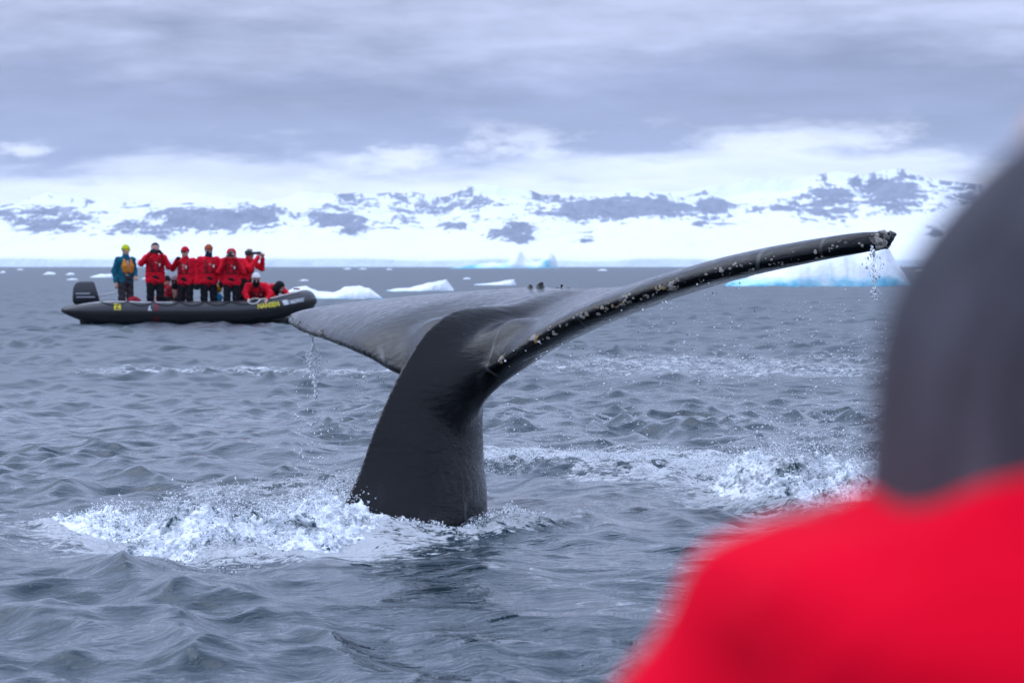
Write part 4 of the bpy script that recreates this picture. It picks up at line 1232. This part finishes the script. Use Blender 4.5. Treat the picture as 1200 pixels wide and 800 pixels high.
        link('hood', mesh_from('hood', v, f), hood, root)
    if glasses is not None:
        a, b = hd + fs * 0.052 + fu * 0.013 + fd * 0.088, hd - fs * 0.052 + fu * 0.013 + fd * 0.088
        v, f = solid([('c', tuple(a), tuple(b), 0.019, 0.019)], 0.007, 0.01)
        link('sunglasses', mesh_from('sunglasses', v, f), glasses, root)
    if face_wrap is not None:
        v, f = solid([('c', tuple(hd - fu * 0.045 + fd * 0.035), tuple(hd - fu * 0.11 + fd * 0.01), 0.074, 0.09)], 0.0115, 0.02, wob=lambda P: 0.004 * np.sin(P[2] * 120))
        link('neck_warmer', mesh_from('neck_warmer', v, f), face_wrap, root)
    return root
def stand(h=0.0, lean=0.0, **over):
    """upright pose about 1.70 m tall; positive x is to the picture's right when facing the camera"""
    J = dict(hip=(0, 0, 0.90), chest=(0, lean * 0.5 - 0.0, 1.27), head=(0, lean - 0.03, 1.575),
             sh_l=(0.19, lean * 0.5, 1.36), el_l=(0.26, 0.02, 1.09), wr_l=(0.24, -0.10, 0.86), sh_r=(-0.19, lean * 0.5, 1.36), el_r=(-0.26, 0.02, 1.09), wr_r=(-0.24, -0.10, 0.86),
             hp_l=(0.10, 0, 0.86), kn_l=(0.11, -0.03, 0.47), an_l=(0.12, 0.01, 0.09), hp_r=(-0.10, 0, 0.86), kn_r=(-0.11, -0.03, 0.47), an_r=(-0.12, 0.01, 0.09))
    J.update(over)
    return J
def shot_camera(name, loc, rz, label, lens=0.10, parent_size=1.0, body=(0.07, 0.045, 0.05)):
    """hand-held camera: body, lens barrel, viewfinder hump; lens points to -Y"""
    r = empty(name, loc, rz); tag(r, label, 'camera', 'cameras held by the boat\'s passengers')
    cm = plain('camera_black', (0.014, 0.014, 0.016), 0.4, 20.0, 0.2, 0.001)
    bx_, by_, bz_ = body
    loft_box('camera_body', [(-bz_, -bx_, bx_, by_ * 0.8), (bz_ * 0.8, -bx_, bx_, by_ * 0.8), (bz_, -bx_ * 0.8, bx_ * 0.8, by_ * 0.6)], cm, r, 0.008)
    loft_box('viewfinder', [(bz_ * 0.9, -0.025, 0.025, 0.03), (bz_ * 1.5, -0.015, 0.015, 0.022)], cm, r, 0.005)
    c = np.array([(0, -by_ * 0.5, 0, 0.034), (0, -by_ - lens * 0.5, 0, 0.036), (0, -by_ - lens * 0.55, 0, 0.042), (0, -by_ - lens, 0, 0.042)])
    n = 14; q = np.linspace(0, 2 * np.pi, n, endpoint=False)
    V = np.concatenate([np.stack([p[3] * np.cos(q), np.full(n, p[1]), p[3] * np.sin(q)], 1) for p in c])
    F = [(k * n + i, k * n + (i + 1) % n, (k + 1) * n + (i + 1) % n, (k + 1) * n + i) for k in range(3) for i in range(n)] + [tuple(range(3 * n, 4 * n))]
    ln = link('lens', mesh_from('lens', V, F, smooth=False), cm, r)
    return r
FLOOR = 0.12
def bpos(px, Y, z=FLOOR):
    return ((px - 600) / FPX * Y, Y, z)
GRP = 'people in the inflatable boat'
TEAL = cloth('teal_jacket', (0.008, 0.115, 0.17)); CHAR = cloth('charcoal_trousers', (0.05, 0.04, 0.045))
ORANGE = cloth('orange_vest', (0.62, 0.24, 0.03)); LIME = cloth('lime_cap', (0.55, 0.62, 0.02))
KB = cloth('black_knit', (0.012, 0.012, 0.014)); REDHAT = cloth('red_hood_lining', (0.55, 0.008, 0.025))
RUST = cloth('rust_knit', (0.38, 0.09, 0.03)); WHITEK = cloth('white_knit', (0.72, 0.72, 0.74)); GREYK = cloth('grey_pink_knit', (0.30, 0.22, 0.26)); BLUEK = cloth('dark_blue_fleece', (0.01, 0.03, 0.06))
PALEH = cloth('pale_hair', (0.45, 0.36, 0.24))
dark_glass = plain('dark_lens', (0.02, 0.02, 0.025), 0.15, 10, 0.1, 0.0005, 0.6)
gold_glass = plain('yellow_goggle', (0.75, 0.72, 0.05), 0.2, 10, 0.2, 0.0005, 0.6)
# helmsman in teal, half turned to the bow
person('person', bpos(147, 67.0), math.radians(38), 'person in teal jacket, orange vest and lime cap standing at the motor', GRP,
       stand(el_l=(0.27, 0.03, 1.10), wr_l=(0.19, -0.15, 0.98), el_r=(-0.27, 0.06, 1.10), wr_r=(-0.27, -0.02, 0.84), face=(0.12, -1, -0.05)), jacket=TEAL, trousers=CHAR, hat=LIME, vest=ORANGE, glasses=gold_glass, girth=0.98, scale=1.0, collar=True)
# two-handed photographer
person('person', bpos(182, 66.8), math.radians(12), 'person in red parka with dark hair aiming a camera, elbows wide', GRP,
       stand(el_l=(0.30, -0.14, 1.17), wr_l=(0.12, -0.27, 1.45), el_r=(-0.33, -0.12, 1.24), wr_r=(-0.14, -0.26, 1.47), face=(0, -1, -0.1), curl=0.9), hair=KB, vest=DKRED, gloves=KB, girth=1.08, scale=1.03)
shot_camera('camera', (bpos(183, 66.8)[0], 66.8 - 0.30, FLOOR + 1.555), 0.0, 'black camera held up by the dark-haired person in red')
# two sitting low between the standing ones
sit = lambda **o: dict(dict(hip=(0, 0.05, 0.33), chest=(0, 0.0, 0.62), head=(0, -0.05, 0.86), sh_l=(0.16, 0, 0.68), el_l=(0.22, -0.10, 0.46), wr_l=(0.12, -0.28, 0.42), sh_r=(-0.16, 0, 0.68), el_r=(-0.22, -0.10, 0.46), wr_r=(-0.12, -0.28, 0.42),
          hp_l=(0.10, 0, 0.30), kn_l=(0.13, -0.36, 0.42), an_l=(0.13, -0.40, 0.09), hp_r=(-0.10, 0, 0.30), kn_r=(-0.13, -0.36, 0.42), an_r=(-0.13, -0.40, 0.09)), **o)
person('person', bpos(195.5, 67.5), 0.2, 'person in red sitting low behind the parka with raised elbows', GRP, sit(), hat=KB, vest=DKRED, girth=0.9, scale=0.98)
person('person', bpos(206, 67.2), -0.1, 'person in maroon parka and grey pink beanie sitting low in the boat', GRP, sit(head=(0, -0.07, 0.85)), jacket=MAROON, hat=GREYK, glasses=dark_glass, face_wrap=KB, girth=0.92, vest=DKRED)
person('person', bpos(218, 66.8), math.radians(-20), 'person in red parka and red hat with dark glasses, one elbow out', GRP,
       stand(head=(0.0, -0.05, 1.56), el_r=(-0.34, 0.0, 1.18), wr_r=(-0.15, -0.18, 1.38), el_l=(0.28, 0.02, 1.06), wr_l=(0.30, -0.06, 0.83)), hat=REDHAT, glasses=dark_glass, vest=DKRED, gloves=KB, girth=1.05, scale=0.98)
person('person', bpos(244.5, 66.8), math.radians(16), 'person in red parka and rust beanie with a dark scarf over the mouth', GRP,
       stand(el_r=(-0.29, 0.04, 1.06), wr_r=(-0.27, -0.06, 0.82), el_l=(0.28, 0.0, 1.08), wr_l=(0.27, -0.12, 0.86), face=(0.1, -1, -0.12)), hat=RUST, face_wrap=BLUEK, vest=DKRED, gloves=KB, girth=1.08, scale=1.0)
person('person', bpos(271.5, 66.7), math.radians(0), 'person in red hood pressing a black camera to the face', GRP,
       stand(head=(0, -0.05, 1.54), el_r=(-0.29, -0.08, 1.10), wr_r=(-0.10, -0.26, 1.44), el_l=(0.27, -0.10, 1.12), wr_l=(0.12, -0.27, 1.44), curl=0.9), hood=RED, hair=PALEH, vest=DKRED, girth=1.08, scale=0.975)
shot_camera('camera', (bpos(271.8, 66.7)[0], 66.7 - 0.27, FLOOR + 1.49), 0.0, 'black camera covering the face of the person in a red hood', 0.12)
person('person', bpos(287, 67.4), math.radians(62), 'person in red parka turned to the bow behind a raised video camera', GRP,
       stand(hip=(0, 0.06, 0.86), chest=(0, -0.06, 1.20), head=(0, -0.14, 1.46), sh_l=(0.19, -0.06, 1.29), sh_r=(-0.19, -0.06, 1.29), el_l=(0.22, -0.32, 1.14), wr_l=(0.07, -0.45, 1.38), el_r=(-0.22, -0.30, 1.14), wr_r=(-0.07, -0.42, 1.40), curl=0.9), hair=PALEH, vest=DKRED, girth=1.08, scale=1.02)
shot_camera('video_camera', (bpos(291.5, 67.2)[0], 67.2, FLOOR + 1.52), math.radians(80), 'black video camera raised above the white beanie', 0.20, 1.0, (0.05, 0.10, 0.055))
lean_J = dict(hip=(0.02, 0.40, 0.42), chest=(0, 0.12, 0.70), head=(-0.02, -0.10, 0.91), face=(0.05, -1, -0.35), front=(0, -0.75, -0.5), sh_l=(0.20, 0.06, 0.74), el_l=(0.32, -0.08, 0.56), wr_l=(0.24, -0.20, 0.455), sh_r=(-0.20, 0.06, 0.74), el_r=(-0.28, -0.06, 0.58), wr_r=(-0.22, -0.19, 0.455), curl=0.25,
              hp_l=(0.10, 0.40, 0.40), kn_l=(0.12, 0.04, 0.26), an_l=(0.12, 0.36, 0.09), hp_r=(-0.10, 0.40, 0.40), kn_r=(-0.12, 0.04, 0.26), an_r=(-0.12, 0.36, 0.09))
person('person', bpos(301, 66.72), math.radians(8), 'person in white beanie leaning with both hands on the boat\'s tube', GRP, lean_J, hat=WHITEK, vest=DKRED, face_wrap=KB, girth=1.08)
low_J = dict(lean_J); low_J.update(head=(0.03, -0.16, 0.72), chest=(0, 0.08, 0.66), face=(0.5, -0.7, -0.6), sh_l=(0.20, 0.02, 0.68), sh_r=(-0.20, 0.04, 0.68), el_l=(0.28, -0.16, 0.52), el_r=(-0.26, -0.10, 0.50), wr_l=(0.14, -0.24, 0.47), wr_r=(-0.12, -0.24, 0.47))
person('person', bpos(322, 67.1), math.radians(40), 'person in red parka and black hood bent low over the bow', GRP, low_J, hood=KB, vest=None, gloves=KB, girth=1.05)
# things lying in the boat
def bag(name, loc, r3, mat, label, rz=0.0):
    v, f = solid([('e', (0, 0, 0), r3), ('e', (r3[0] * 0.35, -r3[1] * 0.2, r3[2] * 0.3), (r3[0] * 0.6, r3[1] * 0.7, r3[2] * 0.75)), ('c', (-r3[0] * 0.5, 0, r3[2] * 0.7), (r3[0] * 0.1, 0, r3[2] * 1.15), 0.02, 0.02)], 0.012, 0.03, wob=lambda P: 0.008 * np.sin(P[0] * 40) * np.sin(P[2] * 55))
    return tag(link(name, mesh_from(name, v, f), mat, loc=loc, rot=(0, 0, rz)), label, 'bag')
bag('bag', (bpos(158, 66.75)[0], 66.55, 0.50), (0.17, 0.12, 0.11), cloth('crimson_bag', (0.25, 0.012, 0.025)), 'crimson bag lying on the tube beside the teal jacket')
bag('bag', (bpos(257, 67.3)[0], 66.95, 0.58), (0.11, 0.09, 0.10), cloth('blue_drybag', (0.02, 0.22, 0.42)), 'blue dry bag between two standing people')
bag('bag', (bpos(256.5, 67.3)[0], 67.05, 0.78), (0.10, 0.09, 0.09), cloth('yellow_drybag', (0.55, 0.33, 0.02)), 'yellow bag on top of the blue dry bag')
# ------------------------------------------------------------------ passenger close to the camera, out of focus
ND = 0.92
HOODG = Mat('grey_hat_fabric', (0.055, 0.05, 0.06), 0.85, 0.2)
HOODG.set(Base_Color=HOODG.ramp(HOODG.noise(1.0, 4, 0.6, HOODG.coord('Object', (55, 55, 3))), [(0.35, (0.028, 0.026, 0.033)), (0.65, (0.085, 0.079, 0.096))]))
HOODG.set(Normal=HOODG.bump(HOODG.noise(1.0, 4, 0.6, HOODG.coord('Object', (90, 90, 8))), 0.01, 0.8))
NRED = Mat('bright_red_parka', (0.75, 0.003, 0.022), 0.9, 0.02)
NRED.set(Base_Color=NRED.ramp(NRED.noise(5, 4, 0.6), [(0.3, (0.62, 0.002, 0.014)), (0.7, (0.80, 0.003, 0.026))]))
NRED.set(Normal=NRED.bump(NRED.noise(5.0, 3, 0.5, None, 1.0), 0.03, 0.9))
npos = at(1490, 480, ND)                                 # middle of the head
NZ = npos.z + 0.02
near_p = empty('person', (npos.x, ND, 0.0), 0.0)
tag(near_p, 'person in bright red parka and dark grey hat, close by and out of focus', 'person')
# looking away towards the whale (+Y); a seated figure
hz0 = NZ
JN = dict(hip=(0, -0.02, hz0 - 0.70), chest=(0, -0.01, hz0 - 0.34), head=(0, 0.02, hz0))
NB = [('c', (0, 0.0, hz0 + 0.03), (0, 0.0, hz0 - 0.02), 0.09, 0.08), ('c', (0, 0.025, hz0 - 0.05), (0, 0.035, hz0 - 0.085), 0.062, 0.045), ('c', (0, 0, hz0 - 0.09), (0, -0.01, hz0 - 0.2), 0.056, 0.06),
      ('c', (0, 0.088, hz0), (0, 0.106, hz0 - 0.03), 0.010, 0.016), ('c', (-0.02, 0.086, hz0 - 0.06), (0.02, 0.086, hz0 - 0.06), 0.01, 0.01),
      ('c', (0, 0, hz0 - 0.24), (0, 0, hz0 - 0.72), 0.14, 0.14)]
for s in (-1, 1):
    NB += [('c', (s * 0.085, 0, hz0 + 0.01), (s * 0.088, 0, hz0 - 0.03), 0.014, 0.01), ('c', (s * 0.1, 0, hz0 - 0.25), (s * 0.19, 0, hz0 - 0.27), 0.06, 0.05), ('c', (s * 0.19, 0, hz0 - 0.27), (s * 0.26, 0.0, hz0 - 0.52), 0.05, 0.04),
           ('c', (s * 0.26, 0.0, hz0 - 0.52), (s * 0.2, 0.2, hz0 - 0.62), 0.04, 0.027), ('c', (s * 0.1, 0, hz0 - 0.74), (s * 0.13, 0.40, hz0 - 0.72), 0.075, 0.06), ('c', (s * 0.13, 0.40, hz0 - 0.72), (s * 0.13, 0.42, hz0 - 1.1), 0.055, 0.04)]
    NB += hand_prims((s * 0.2, 0.2, hz0 - 0.62), (s * 0.26, 0, hz0 - 0.52), 0.6, s)
v, f = solid(NB, 0.0105, 0.022)
nbody = link('body', mesh_from('body', v, f), SKIN.m, near_p)
for s in (-1, 1):
    v, f = solid([('e', (s * 0.034, 0.082, hz0 + 0.012), (0.013, 0.01, 0.009))], 0.004, 0.01)
    link('eye', mesh_from('eye', v, f), plain('eye', (0.03, 0.02, 0.02), 0.2), nbody)
# grey winter hat with a long back flap down to the collar
v, f = solid([('e', (0, -0.02, 1.260), (0.135, 0.145, 0.140)), ('c', (0, -0.03, 1.255), (0, -0.04, 1.20), 0.118, 0.11)], 0.007, 0.02,
             cut=lambda P: -np.where(P[1] > 0.03, np.sqrt((P[0] / 0.085) ** 2 + ((P[2] - hz0 + 0.02) / 0.10) ** 2) - 1, 1.0) * 0.08,
             wob=lambda P: 0.0025 * np.sin(P[2] * 60 + np.sin(P[0] * 30)))
link('hat', mesh_from('hat', v, f), HOODG.m, near_p)
# parka with bulky shoulders and an upstanding collar
K = [('c', (0, -0.03, 1.205), (0, -0.03, 1.15), 0.085, 0.11), ('c', (-0.10, -0.10, 1.188), (0.0, -0.135, 1.192), 0.080, 0.080), ('c', (0.0, -0.135, 1.192), (0.10, -0.10, 1.188), 0.080, 0.080), ('c', (-0.07, 0.06, 1.17), (0.07, 0.06, 1.17), 0.06, 0.06)]
for s in (-1, 1):
    K += [('c', (0, -0.05, 1.172), (s * 0.11, -0.03, 1.163), 0.098, 0.098), ('c', (s * 0.06, -0.03, 1.178), (s * 0.14, -0.02, 1.135), 0.100, 0.098), ('c', (s * 0.14, -0.02, 1.132), (s * 0.25, 0.0, hz0 - 0.52), 0.096, 0.08), ('c', (s * 0.25, 0.0, hz0 - 0.52), (s * 0.205, 0.19, hz0 - 0.60), 0.078, 0.06),
          ('c', (s * 0.08, -0.01, hz0 - 0.26), (s * 0.11, -0.01, hz0 - 0.80), 0.145, 0.15)]
wn_ = lambda P: 0.014 * sstep(1.225, 1.15, P[2]) * np.sin(P[2] * 34 + P[0] * 9) * np.sin(P[0] * 26 + 0.7) + 0.007 * np.sin(P[2] * 42 + 4 * np.sin(P[0] * 11 + 1)) * np.sin(P[0] * 19 + P[1] * 16) + 0.004 * np.sin(P[2] * 90 + P[0] * 37)
K = [(q[0], (q[1][0], q[1][1], q[1][2] + 0.003), (q[2][0] * 0.97, q[2][1], q[2][2] + 0.003), q[3], q[4]) for q in K]
v, f = solid(K, 0.0105, 0.018, wob=wn_)
link('jacket', mesh_from('jacket', v, f), NRED.m, near_p)
T = [('c', (0, -0.02, hz0 - 0.76), (0, -0.02, hz0 - 0.80), 0.15, 0.15)]
for s in (-1, 1):
    T += [('c', (s * 0.1, 0, hz0 - 0.76), (s * 0.13, 0.40, hz0 - 0.73), 0.105, 0.085), ('c', (s * 0.13, 0.40, hz0 - 0.73), (s * 0.13, 0.42, hz0 - 1.08), 0.085, 0.07)]
v, f = solid(T, 0.0165, 0.03)
link('trousers', mesh_from('trousers', v, f), BLACK, near_p)
